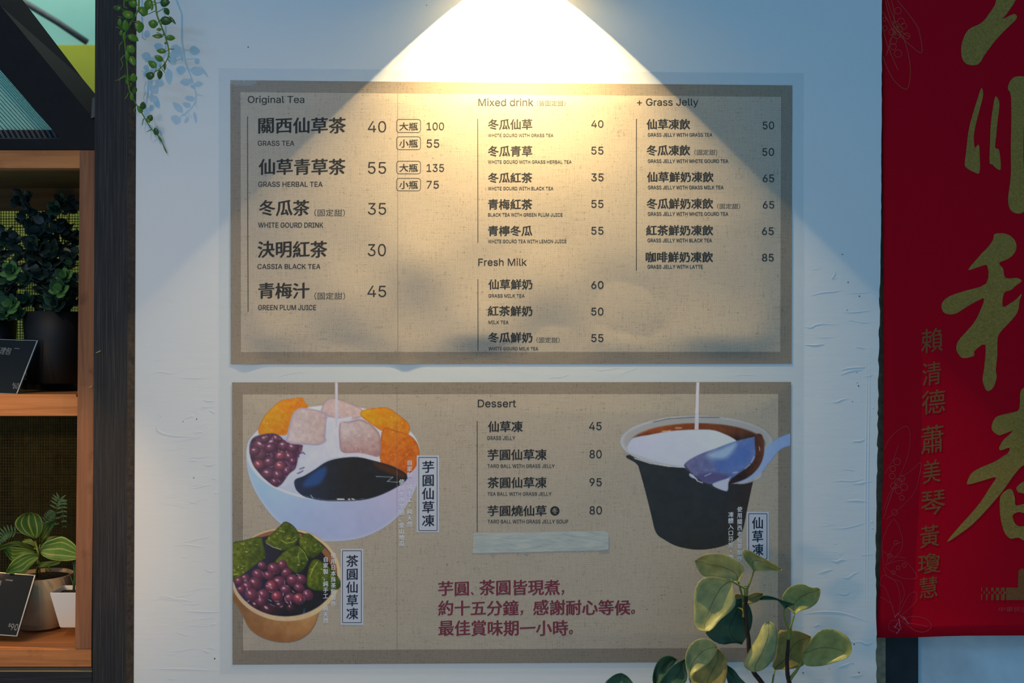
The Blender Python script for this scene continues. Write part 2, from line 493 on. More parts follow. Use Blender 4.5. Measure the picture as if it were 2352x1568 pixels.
# ------------------------------------------------------------------ the wall
rnd = random.Random(7)
def wall_right(y):
    k = np.interp(y, [-300, 0, 500, 800, 1000, 1300, 1568, 2100], [2026, 2026, 2024, 2019, 2016, 2012, 2014, 2014])
    return float(k)
edge = []
y = -500.0
while y < 2050:
    j = rnd.uniform(-2.2, 1.0) if y > 650 else rnd.uniform(-.6, .5)
    edge.append((wall_right(y) + j, y)); y += rnd.uniform(7, 20)
wall_pts = [(312, -500)] + edge + [(wall_right(2050), 2050), (304, 2050)]
wall = prism('wall_back', wall_pts, 0.0, 0.035, 'wall_paint'); tag(wall, 'white brush-painted wall with wrinkled paint carrying the menu posters', 'wall', kind='structure')

def ridges():
    V, F = [], []
    def ridge(pts, w, h):
        P = smooth_path(pts, 4); b = len(V)
        for i, p in enumerate(P):
            q = P[min(i + 1, len(P) - 1)] - P[max(i - 1, 0)]; q = q / (np.hypot(*q) + 1e-9); nx, ny = -q[1], q[0]
            e = math.sin(math.pi * (i + .3) / (len(P) - .4)); hh = h * e * .36
            for s, d in ((-1, .0002), (0, -hh), (1, .0002)): V.append(W(p[0] + nx * w * s, p[1] + ny * w * s, d))
        for i in range(len(P) - 1):
            for k in range(2): F.append((b + i * 3 + k, b + i * 3 + k + 1, b + i * 3 + k + 4, b + i * 3 + k + 3))
    r = random.Random(11)
    def rand(n, xa, xb, ya, yb, hmin, hmax):
        for _ in range(n):
            x = r.uniform(xa, xb); yy = r.uniform(ya, yb); L = r.uniform(14, 90); sl = r.gauss(-.05, .13)
            x2 = min(x + L, xb)
            pts = [(x, yy)]; m = 3
            for k in range(1, m + 1): pts.append((x + (x2 - x) * k / m, yy + sl * (x2 - x) * k / m + r.gauss(0, 2.2)))
            ridge(pts, r.uniform(1.2, 3.0), r.uniform(hmin, hmax))
    rand(50, 332, 498, 850, 1560, .0004, .0012); rand(12, 332, 498, 420, 850, .0003, .0008)
    rand(34, 1850, 2006, 560, 1560, .0005, .0016); rand(8, 1850, 2006, 60, 560, .0004, .0008)
    rand(14, 540, 1810, 842, 872, .0003, .0008); rand(8, 420, 1700, 20, 150, .0002, .0005)
    ridge([(1930, 850), (1950, 845), (1975, 843), (1990, 843)], 2.4, .0018); ridge([(1928, 862), (1955, 851), (1985, 849)], 2, .0016)
    ridge([(1845, 791), (1870, 792), (1895, 790)], 2, .0018); ridge([(1844, 1410), (1890, 1404), (1940, 1408), (2000, 1430)], 1.6, .0016)
    ridge([(1845, 750), (1862, 752), (1880, 744), (1935, 746)], 1.6, .0014)
    for x in (1990, 1996): ridge([(x, 740), (x + 1, 900), (x - 2, 1100), (x - 3, 1300), (x - 5, 1500)], 2.2, .0012)
    ridge([(1999, 520), (1998, 550), (2001, 562), (1993, 572)], 1.4, .0012); ridge([(1897, 610), (1918, 625), (1910, 640), (1925, 637)], 2, .0014)
    ridge([(360, 950), (375, 960), (360, 985), (395, 1000), (470, 1004)], 1.8, .0014); ridge([(345, 1380), (390, 1370), (420, 1385)], 1.6, .0012)
    ridge([(420, 1402), (470, 1404), (515, 1404)], 1.2, .0012); ridge([(335, 1536), (420, 1535), (500, 1540)], 1.2, .0012)
    o = mesh('paint_ridges', V, F, 'wall_paint', wall, True); o['kind'] = 'stuff'
    V, F = [], []
    for x, yy in [(1935, 584), (1948, 648), (1974, 680), (1946, 712), (1968, 855), (1972, 886), (1958, 922), (1969, 879), (1959, 1524), (1973, 1544), (1962, 1479),
                  (452, 962), (445, 1097), (420, 968), (493, 1512), (570, 108), (980, 12), (1905, 1535), (1845, 1545), (508, 184)]:
        s = r.uniform(.8, 1.9); b = len(V)
        for k in range(6): V.append(W(x + s * math.cos(k) * r.uniform(.7, 1.3), yy + s * math.sin(k), -.0003))
        F.append(tuple(range(b, b + 6)))
    o = mesh('paint_chips', V, F, 'ink_soft', wall); o['kind'] = 'stuff'
ridges()

# ------------------------------------------------------------------ sheets on the wall
def hgt(px, py):
    s = np.clip((py - 430) / 350, 0, 1); s = s * s * (3 - 2 * s)
    a = .0022 + .0012 * np.sin(px / 118 + .9 * np.sin(py / 150)) * np.sin(py / 105 + 1.3)
    b = s * .0020 * np.sin((px * .55 + py) / 52 + 1.1 * np.sin(px / 170))
    c = s * .0012 * np.sin((px - py * .8) / 41 + 2.0)
    d = .0016 * np.exp(-((px - 960) / 55) ** 2 - ((py - 600) / 60) ** 2) + .0012 * np.exp(-((px - 1660) / 80) ** 2 - ((py - 500) / 45) ** 2)
    def ed(q): q = np.clip(q, 0, 1); return q * q * (3 - 2 * q)
    tap = ed((px - 528) / 90) * ed((1821 - px) / 90) * ed((py - 184) / 60) * ed((838 - py) / 75)
    lift = (.0016 * np.exp(-((px - 572) / 26) ** 2) + .0014 * np.exp(-((px - 935) / 24) ** 2)) * np.clip((py - 790) / 46, 0, 1) ** 2
    return .0003 + np.maximum(a + b + c + d, .0002) * tap + lift
def hgt2(px, py): return .0003 + np.clip(np.minimum(np.minimum(px - 533, 1817 - px), np.minimum(py - 877, 1526 - py)) / 70, 0, 1) * np.maximum(.0014 + .0007 * np.sin(px / 150 + py / 210) * np.sin(py / 130) + .0008 * np.exp(-((px - 1740) / 60) ** 2 - ((py - 910) / 40) ** 2), .0006)
surf_a = lambda x, y: -float(hgt(x, y)) - .0005
surf_b = lambda x, y: -float(hgt2(x, y)) - .0005

def lerp(a, b, t): return a + (b - a) * t
def sheet(name, corners, inner, surf, parent, step=5):
    """poster sheet between four px corners (TL,TR,BR,BL), its border band split off at the inner px frame"""
    (ax, ay), (bx, by), (cx, cy), (dx, dy) = corners
    L, T, R, B = (ax + dx) / 2, (ay + by) / 2, (bx + cx) / 2, (cy + dy) / 2
    us = sorted(set(list(np.linspace(0, 1, int((R - L) / step))) + [(inner[0] - L) / (R - L), (inner[2] - L) / (R - L)]))
    vs = sorted(set(list(np.linspace(0, 1, int((B - T) / step))) + [(inner[1] - T) / (B - T), (inner[3] - T) / (B - T)]))
    V, F, M = [], [], []
    for v in vs:
        for u in us:
            x = lerp(lerp(ax, bx, u), lerp(dx, cx, u), v); yy = lerp(lerp(ay, dy, v), lerp(by, cy, v), u)
            V.append(W(x, yy, surf(x, yy)))
    nu = len(us)
    for j in range(len(vs) - 1):
        for i in range(nu - 1):
            F.append((j * nu + i, (j + 1) * nu + i, (j + 1) * nu + i + 1, j * nu + i + 1))
            um = (us[i] + us[i + 1]) / 2 * (R - L) + L; vm = (vs[j] + vs[j + 1]) / 2 * (B - T) + T
            M.append(0 if inner[0] < um < inner[2] and inner[1] < vm < inner[3] else 1)
    o = mesh(name, V, F, None, parent, True, ['burlap', 'burlap_border'], M)
    return o
def strip(name, x0, y0, x1, y1, w, mat, parent, surf, lift=.0001, n=48):
    V, F = [], []
    dx, dy = x1 - x0, y1 - y0; L = math.hypot(dx, dy); nx, ny = -dy / L * w / 2, dx / L * w / 2
    for i in range(n + 1):
        t = i / n; x = x0 + dx * t; yy = y0 + dy * t
        for s in (-1, 1): V.append(W(x + nx * s, yy + ny * s, surf(x, yy) - lift))
    for i in range(n): F.append((2 * i, 2 * i + 1, 2 * i + 3, 2 * i + 2))
    return mesh(name, V, F, mat, parent)
def ring(name, pts, w, mat, parent, surf, lift=.0001):
    """closed line of px width w along a px outline"""
    V, F = [], []; P = []
    for i in range(len(pts)):
        p0, p1 = np.array(pts[i], float), np.array(pts[(i + 1) % len(pts)], float); m = max(1, int(np.hypot(*(p1 - p0)) / 6))
        P += [p0 + (p1 - p0) * k / m for k in range(m)]
    n = len(P)
    for i in range(n):
        d = P[(i + 1) % n] - P[i - 1]; d = d / (np.hypot(*d) + 1e-9); nn = np.array([-d[1], d[0]]) * w / 2
        for s in (-1, 1): q = P[i] + nn * s; V.append(W(q[0], q[1], surf(q[0], q[1]) - lift))
    for i in range(n): j = (i + 1) % n; F.append((2 * i, 2 * i + 1, 2 * j + 1, 2 * j))
    return mesh(name, V, F, mat, parent)
def round_rect(x0, y0, x1, y1, r, n=5):
    out = []
    for cx, cy, a0 in ((x1 - r, y0 + r, -90), (x1 - r, y1 - r, 0), (x0 + r, y1 - r, 90), (x0 + r, y0 + r, 180)):
        for k in range(n + 1):
            a = math.radians(a0 + 90 * k / n); out.append((cx + r * math.cos(a), cy + r * math.sin(a)))
    return out

film_o = mesh('clear_film_sheet', [W(502, 156, -.0004), W(1846, 168, -.0004), W(1843, 1546, -.0004), W(505, 1548, -.0004)], [(0, 1, 2, 3)], 'clear_film')
tag(film_o, 'clear plastic film stuck on the wall behind both menu posters', 'film')
m_ = film_o.modifiers.new('thick', 'SOLIDIFY'); m_.thickness = .0002; m_.offset = 0

posterA = empty('menu_poster', W(1174, 836, -.001), 'upper burlap-patterned drinks menu poster lit by the lamp cone', 'poster')
sheet('sheet', [(529, 184), (1820, 196), (1818, 835), (530, 836)], (553, 217, 1793, 808), surf_a, posterA)
posterB = empty('menu_poster', W(1174, 1524, -.001), 'lower burlap-patterned dessert menu poster with three printed bowls', 'poster')
sheet('sheet', [(533, 878), (1817, 877), (1816, 1519), (534, 1526)], (558, 905, 1787, 1490), surf_b, posterB)
strip('sheet_seam', 913, 187, 914, 834, 1.2, 'seam', posterA, surf_a, .00005)
strip('sheet_seam', 912, 879, 912, 1522, 1.0, 'seam', posterB, surf_b, .00005)

# ---- wording: (text, box) per poster
A_HEAD = [('Original Tea', (569, 220, 699, 241)), ('Mixed drink', (1098.6, 226, 1225, 243.5)), ('Fresh Milk', (1098.6, 593, 1209.7, 610)), ('+ Grass Jelly', (1463, 226, 1604, 247))]
A_BIG = [('關西仙草茶', (593, 269, 795, 307)), ('仙草青草茶', (594, 364, 794, 402)), ('冬瓜茶', (595, 458.6, 711, 496)), ('決明紅茶', (591.5, 552.7, 752, 592)), ('青梅汁', (593, 648.7, 711, 686))]
A_BIGP = [('40', (845, 278, 887, 304)), ('55', (845, 372, 887, 399)), ('35', (845, 466, 887, 493)), ('30', (844.6, 560, 886.4, 588)), ('45', (844, 656, 887, 682))]
A_MIDP = [('100', (980, 281, 1020, 299)), ('55', (980, 320, 1009, 339)), ('135', (980, 376.5, 1020, 394.5)), ('75', (980, 415, 1008, 433))]
A_CAP = [('GRASS TEA', (592, 323, 676, 335)), ('GRASS HERBAL TEA', (593, 417, 741, 429)), ('WHITE GOURD DRINK', (593, 510.7, 742.6, 522.7)), ('CASSIA BLACK TEA', (591.5, 606, 736, 617.5)), ('GREEN PLUM JUICE', (593, 700, 726, 712))]
A_SIZE = [('大瓶', (917, 281, 960, 300), (911, 274, 966, 304)), ('小瓶', (917, 320, 960, 339), (911, 314, 966, 343.5)), ('大瓶', (917, 376, 960, 395), (911, 370, 966, 399)), ('小瓶', (917, 415, 960, 434), (911, 409.5, 966, 438))]
A_MID = [('冬瓜仙草', (1120.7, 273, 1222.7, 298)), ('冬瓜青草', (1120.7, 334.4, 1222.7, 359.6)), ('冬瓜紅茶', (1120.7, 396, 1222.7, 420)), ('青梅紅茶', (1120.7, 456.6, 1222.7, 481.5)), ('青檸冬瓜', (1120.7, 517.8, 1222.7, 542)),
         ('仙草鮮奶', (1121.6, 640.6, 1223, 665)), ('紅茶鮮奶', (1120, 701.7, 1223, 726)), ('冬瓜鮮奶', (1121, 762.5, 1223, 787)),
         ('仙草凍飲', (1485, 273, 1585, 297.5)), ('冬瓜凍飲', (1485, 333, 1585, 357.5)), ('仙草鮮奶凍飲', (1485.7, 394, 1639, 418.5)), ('冬瓜鮮奶凍飲', (1485, 455, 1638, 480)), ('紅茶鮮奶凍飲', (1483.7, 516.5, 1638, 541)), ('咖啡鮮奶凍飲', (1482.8, 577.5, 1637.7, 602.4))]
A_SMP = [('40', (1358, 276, 1386, 293)), ('55', (1358, 336.6, 1386, 354.6)), ('35', (1358, 398, 1386, 416)), ('55', (1358, 459, 1386, 477)), ('55', (1358, 520.6, 1386, 538.4)), ('60', (1358, 645, 1386, 663)), ('50', (1358, 706, 1386, 724)), ('55', (1358, 767, 1386, 785)),
         ('50', (1752, 279, 1778, 297)), ('50', (1751, 340, 1778, 358)), ('65', (1752, 400.6, 1778, 418.5)), ('65', (1752, 461.6, 1778, 478.8)), ('65', (1750, 521.7, 1777, 539.5)), ('85', (1750, 582.5, 1777, 600))]
A_SC = [('WHITE GOURD WITH GRASS TEA', (1121, 307, 1271, 314.5)), ('WHITE GOURD WITH GRASS HERBAL TEA', (1121, 367.8, 1313, 375.6)), ('WHITE GOURD WITH BLACK TEA', (1121, 428.6, 1271, 436.5)), ('BLACK TEA WITH GREEN PLUM JUICE', (1121, 489, 1292, 497)), ('WHITE GOURD TEA WITH LEMON JUICE', (1121, 550, 1301, 558)),
        ('GRASS MILK TEA', (1122, 675, 1205, 683)), ('MILK TEA', (1122, 736, 1168, 743.6)), ('WHITE GOURD MILK TEA', (1122, 796.5, 1236, 804.2)),
        ('GRASS JELLY WITH GRASS TEA', (1487.8, 305.4, 1636, 313.6)), ('GRASS JELLY WITH WHITE GOURD TEA', (1487.8, 365.6, 1672.6, 374)), ('GRASS JELLY WITH GRASS MILK TEA', (1487.8, 426, 1661.7, 434.6)), ('GRASS JELLY WITH WHITE GOURD TEA', (1487.8, 486.7, 1672.6, 495.4)), ('GRASS JELLY WITH BLACK TEA', (1487, 547.6, 1635, 556)), ('GRASS JELLY WITH LATTE', (1487, 608, 1614, 616.5))]
A_NOTE = [('（固定甜）', (722, 480, 792.5, 497)), ('（固定甜）', (722, 671, 793, 688)), ('（皆固定甜）', (1233, 230.5, 1299, 244)), ('（固定甜）', (1232, 774, 1285.5, 787)), ('（固定甜）', (1595, 343, 1647.5, 356.5)), ('（固定甜）', (1647, 467, 1700, 480))]
A_LINE = [(568.5, 267, 570, 716), (1097.5, 273, 1097.8, 557), (1097.8, 641, 1098, 806), (1461.7, 273, 1461.5, 621.5)]
B_HEAD = [('Dessert', (1097.4, 917.4, 1185, 935))]
B_MID = [('仙草凍', (1120.7, 966.3, 1200.7, 992.4)), ('芋圓仙草凍', (1119.6, 1031, 1255.6, 1057)), ('茶圓仙草凍', (1119.6, 1095, 1255.6, 1121)), ('芋圓燒仙草', (1119.6, 1160, 1255.6, 1185.4))]
B_SMP = [('45', (1353, 969, 1381.7, 987.5)), ('80', (1354, 1033, 1382, 1052)), ('95', (1354, 1097.6, 1382, 1116)), ('80', (1354, 1162, 1382.5, 1181))]
B_SC = [('GRASS JELLY', (1118.6, 1001, 1183.4, 1010)), ('TARO BALL WITH GRASS JELLY', (1119.6, 1065.7, 1274, 1074)), ('TEA BALL WITH GRASS JELLY', (1119.6, 1129.7, 1266.6, 1138)), ('TARO BALL WITH GRASS JELLY SOUP', (1119.6, 1193, 1305, 1201.6))]
def zz(x0, x1, y0, y1): return (x0 / 4.523 + 980, y0 / 4.523 + 1290, x1 / 4.523 + 980, y1 / 4.523 + 1290)
B_RED = [('芋圓', zz(118, 440, 198, 356)), ('、', zz(458, 490, 312, 345)), ('茶圓皆現煮', zz(545, 1385, 184, 350)), ('，', zz(1400, 1430, 290, 345)),
         ('約十五分鐘', zz(118, 957, 398, 562)), ('，', zz(972, 1003, 502, 556)), ('感謝耐心等候', zz(1106, 2118, 392, 556)), ('。', zz(2122, 2165, 495, 540)),
         ('最佳賞味期一小時', zz(122, 1470, 604, 772)), ('。', zz(1477, 1520, 705, 752))]
B_LABEL = [('芋圓仙草凍', (969, 1057.7, 998, 1208.5), (957, 1045.5, 1008.5, 1222), (962, 1050, 1004, 1218)),
           ('茶圓仙草凍', (795, 1274, 823, 1422), (782.5, 1260, 834.6, 1434.6), (786.6, 1264.5, 830, 1429.5)),
           ('仙草凍', (1727, 1187, 1753.6, 1275.5), (1715, 1174.8, 1766, 1287), (1719.6, 1179.3, 1761.4, 1283))]
B_SIDE = [('自家製、純手工・純天然', (934.5, 1056, 947, 1209.5)), ('使用大甲芋頭、金山地瓜', (916, 1100, 929, 1254)), ('使用日本抹茶粉製作', (759.5, 1268.6, 771.6, 1392)),
          ('自家製，純手工，純天然', (742, 1278, 754, 1431)), ('使用關西老仙草製作', (1693, 1163, 1705, 1289)), ('凍體入口芬芳・微', (1672, 1175, 1685, 1286))]
BANNER_NAMES = [('賴', (2115.6, 752.6, 2165.5, 810.7)), ('清', (2118, 830, 2161.6, 885.5)), ('德', (2117, 893.8, 2171, 952)), ('蕭', (2115.6, 974, 2167, 1043)), ('美', (2119.5, 1054, 2160, 1112)), ('琴', (2115.6, 1123.5, 2171, 1181.6)),
                ('黃', (2113, 1203.7, 2157, 1259)), ('瓊', (2108, 1270, 2160, 1317)), ('慧', (2112, 1322.8, 2154, 1374))]
BANNER_SMALL = [('中華民國', (2294, 1393, 2362, 1405))]
CARD_C = ['料理包', '凍磚']; CARD_L = ['$', '60', '90', '(Pork)', '(500g)']
keys = set()
for lst in (A_BIG, A_SIZE, A_MID, A_NOTE, B_MID, B_RED, B_LABEL, B_SIDE, BANNER_NAMES, BANNER_SMALL):
    for it in lst: keys |= {('c', ch) for ch in it[0] if ch != ' '}
for s in CARD_C + ['冬']: keys |= {('c', ch) for ch in s}
for lst in (A_HEAD, A_BIGP, A_MIDP, A_CAP, A_SMP, A_SC, B_HEAD, B_SMP, B_SC):
    for it in lst: keys.add(('l', it[0]))
for s in CARD_L: keys.add(('l', s))
load_glyphs(sorted(keys))
NL = nib(.006, .005); NL2 = nib(.009, .007)
for s, b in A_HEAD: put_text('heading_text', s, b, 'ink', posterA, surf_a, 'l', nb=NL)
for s, b in A_BIG: put_text('item_name_text', s, b, 'ink', posterA, surf_a, 'c', nb=NIB_BOLD)
for s, b in A_BIGP: put_text('price_text', s, b, 'ink', posterA, surf_a, 'l')
for s, b in A_MIDP: put_text('price_text', s, b, 'ink', posterA, surf_a, 'l', nb=NL)
for s, b in A_CAP + A_SC: put_text('caption_text', s, b, 'ink', posterA, surf_a, 'l', nb=NL2)
for s, b, fr in A_SIZE:
    put_text('size_text', s, b, 'ink', posterA, surf_a, 'c', nb=NIB_MID)
    ring('size_frame', round_rect(*fr, 6), 1.3, 'ink', posterA, surf_a)
for s, b in A_MID: put_text('item_name_text', s, b, 'ink', posterA, surf_a, 'c', nb=NIB_BOLD)
for s, b in A_SMP: put_text('price_text', s, b, 'ink', posterA, surf_a, 'l', nb=nib(.006, .005))
for s, b in A_NOTE: put_text('note_text', s, b, 'ink_soft', posterA, surf_a, 'c', nb=None)
for l in A_LINE: strip('rule_line', *l, 1.6, 'ink', posterA, surf_a)

# ------------------------------------------------------------------ the three printed pictures: painted on fine vertex grids
def vnoise(X, Y, sc, seed):
    x = X / sc; y = Y / sc; i = np.floor(x).astype(int); j = np.floor(y).astype(int); fx = x - i; fy = y - j
    fx = fx * fx * (3 - 2 * fx); fy = fy * fy * (3 - 2 * fy)
    def h(a, b):
        n = (a * 374761393 + b * 668265263 + seed * 1442695041) & 0x7fffffff
        n = ((n ^ (n >> 13)) * 1274126177) & 0x7fffffff
        return (n ^ (n >> 16)) % 10007 / 10007.0
    return (h(i, j) * (1 - fx) + h(i + 1, j) * fx) * (1 - fy) + (h(i, j + 1) * (1 - fx) + h(i + 1, j + 1) * fx) * fy
class Paint:
    def __init__(s, x0, y0, x1, y1, step):
        s.xs = np.arange(x0, x1 + .01, step); s.ys = np.arange(y0, y1 + .01, step)
        s.X, s.Y = np.meshgrid(s.xs, s.ys); s.C = np.zeros(s.X.shape + (3,)); s.A = np.zeros(s.X.shape)
    def cov_poly(s, pts, soft):
        P = np.array(pts, float); d = np.full(s.X.shape, 1e9); ins = np.zeros(s.X.shape, bool)
        lo = P.min(0) - soft - 3; hi = P.max(0) + soft + 3
        i0, i1 = np.searchsorted(s.ys, [lo[1], hi[1]]); j0, j1 = np.searchsorted(s.xs, [lo[0], hi[0]])
        X = s.X[i0:i1, j0:j1]; Y = s.Y[i0:i1, j0:j1]
        dd = np.full(X.shape, 1e9); ii = np.zeros(X.shape, bool)
        for k in range(len(P)):
            a = P[k - 1]; b = P[k]; e = b - a; L = e @ e + 1e-9
            t = np.clip(((X - a[0]) * e[0] + (Y - a[1]) * e[1]) / L, 0, 1)
            dd = np.minimum(dd, np.hypot(X - a[0] - t * e[0], Y - a[1] - t * e[1]))
            c = (a[1] > Y) != (b[1] > Y)
            if e[1] != 0: ii ^= c & (X < e[0] * (Y - a[1]) / e[1] + a[0])
        cov = np.zeros(s.X.shape); sd = np.full(s.X.shape, -99.)
        q = np.where(ii, dd, -dd); sd[i0:i1, j0:j1] = q
        cov[i0:i1, j0:j1] = np.clip(q / soft + .5, 0, 1)
        return cov, sd
    def cov_ell(s, cx, cy, rx, ry, rot, soft):
        c, n = math.cos(rot), math.sin(rot); u = ((s.X - cx) * c + (s.Y - cy) * n) / rx; v = (-(s.X - cx) * n + (s.Y - cy) * c) / ry
        r = np.hypot(u, v); return np.clip((1 - r) * min(rx, ry) / soft + .5, 0, 1), r
    def put(s, cov, col, op=1.0, alpha=True):
        col = np.asarray(col, float); k = (cov * op)[..., None]; col = col if col.ndim > 1 else np.broadcast_to(col, s.C.shape)
        new = (s.A < .02)[..., None] if alpha else np.zeros(s.A.shape + (1,), bool)
        s.C = np.where(new & (cov.max() > 0), col, s.C * (1 - k) + col * k)
        if alpha: s.A = np.maximum(s.A, cov * op)
    def poly(s, pts, col, soft=1.6, sm=True, op=1.0, rim=None, clip=None, alpha=True):
        if sm: pts = smooth_path(pts, 5, True)
        cov, sd = s.cov_poly(pts, soft)
        if clip is not None: cov = cov * clip
        col = col(s.X, s.Y) if callable(col) else np.broadcast_to(np.array(col, float), s.C.shape)
        if rim is not None:
            w, rc = rim; k = np.clip(1 - sd / w, 0, 1)[..., None] ** 1.5; col = col * (1 - k) + np.array(rc, float) * k
        s.put(cov, col, op, alpha); return cov
    def ell(s, cx, cy, rx, ry, rot, col, soft=1.5, op=1.0, clip=None, alpha=True):
        cov, r = s.cov_ell(cx, cy, rx, ry, rot, soft)
        if clip is not None: cov = cov * clip
        col = col(s.X, s.Y, r) if callable(col) else col
        s.put(cov, col, op, alpha); return cov
    def line(s, pts, w, col, op=1.0, clip=None):
        for a, b in zip(pts[:-1], pts[1:]):
            a = np.array(a, float); b = np.array(b, float); e = b - a; L = e @ e + 1e-9
            t = np.clip(((s.X - a[0]) * e[0] + (s.Y - a[1]) * e[1]) / L, 0, 1)
            d = np.hypot(s.X - a[0] - t * e[0], s.Y - a[1] - t * e[1]); c = np.clip((w / 2 - d) / 1.2 + .5, 0, 1)
            if clip is not None: c = c * clip
            s.put(c, col, op, False)
    def build(s, name, parent, surf, lift, gain, label):
        hh, ww = s.X.shape
        k = s.A > .02
        use = np.zeros((hh - 1, ww - 1), bool)
        use |= k[:-1, :-1] | k[1:, :-1] | k[:-1, 1:] | k[1:, 1:]
        vid = -np.ones((hh, ww), int); need = np.zeros((hh, ww), bool)
        need[:-1, :-1] |= use; need[1:, :-1] |= use; need[:-1, 1:] |= use; need[1:, 1:] |= use
        vid[need] = np.arange(need.sum())
        px, py = s.X[need], s.Y[need]; Yd = np.array([surf(a, b) for a, b in zip(px, py)]) - lift
        kk = (DIST + Yd) / DIST / 1000
        co = np.stack([(px - FW / 2) * kk, Yd, (FH / 2 - py) * kk], 1)
        a, b, c, d = vid[:-1, :-1][use], vid[1:, :-1][use], vid[1:, 1:][use], vid[:-1, 1:][use]
        me = bpy.data.meshes.new(name); me.from_pydata(co.tolist(), [], np.stack([a, b, c, d], 1).tolist())
        me.materials.append(MAT['printed_picture'])
        at = me.color_attributes.new('Col', 'FLOAT_COLOR', 'POINT')
        c8 = np.clip(s.C[need] / 255, 0, 1); lin = np.where(c8 <= .04045, c8 / 12.92, ((c8 + .055) / 1.055) ** 2.4)
        rgba = np.concatenate([np.clip(lin * np.array(gain), 0, .85), s.A[need][:, None]], 1).astype(np.float32)
        at.data.foreach_set('color', rgba.ravel())
        o = bpy.data.objects.new(name, me); COL.objects.link(o); adopt(o, parent); o['label'] = label
        return o
def gx(c0, c1, x0, x1, ns=0, sc=9, seed=1, c2=None, y0=0, y1=1):
    c0, c1 = np.array(c0, float), np.array(c1, float)
    def f(X, Y):
        t = np.clip((X - x0) / (x1 - x0), 0, 1)[..., None]; c = c0 * (1 - t) + c1 * t
        if c2 is not None:
            v = np.clip((Y - y0) / (y1 - y0), 0, 1)[..., None]; c = c * (1 - v) + np.array(c2, float) * v
        if ns: c = c + (vnoise(X, Y, sc, seed) - .5)[..., None] * ns + (vnoise(X, Y, sc * .35, seed + 5) - .5)[..., None] * ns * .7
        return c
    return f
def bean(p, x, y, rx, ry, rot, base, bright, r, clip=None):
    b0 = np.array(base, float); b1 = np.array(bright, float)
    def col(X, Y, rr):
        t = np.clip(1.05 - np.hypot((X - x + rx * .25) / rx, (Y - y + ry * .3) / ry), 0, 1)[..., None]
        return b0 * .8 * (1 - t) + b1 * t
    p.ell(x, y, rx, ry, rot, col, 1.8, clip=clip)
    a = r.uniform(0, 6.3)
    p.ell(x - rx * .3, y - ry * .35, rx * .24, ry * .16, rot + .4, (225, 195, 215), 1.5, .75, clip)
    if r.random() < .5: p.line([(x + rx * .8 * math.cos(a + k * .3), y + ry * .85 * math.sin(a + k * .3)) for k in range(4)], 1.1, (170, 170, 215), .6, clip)

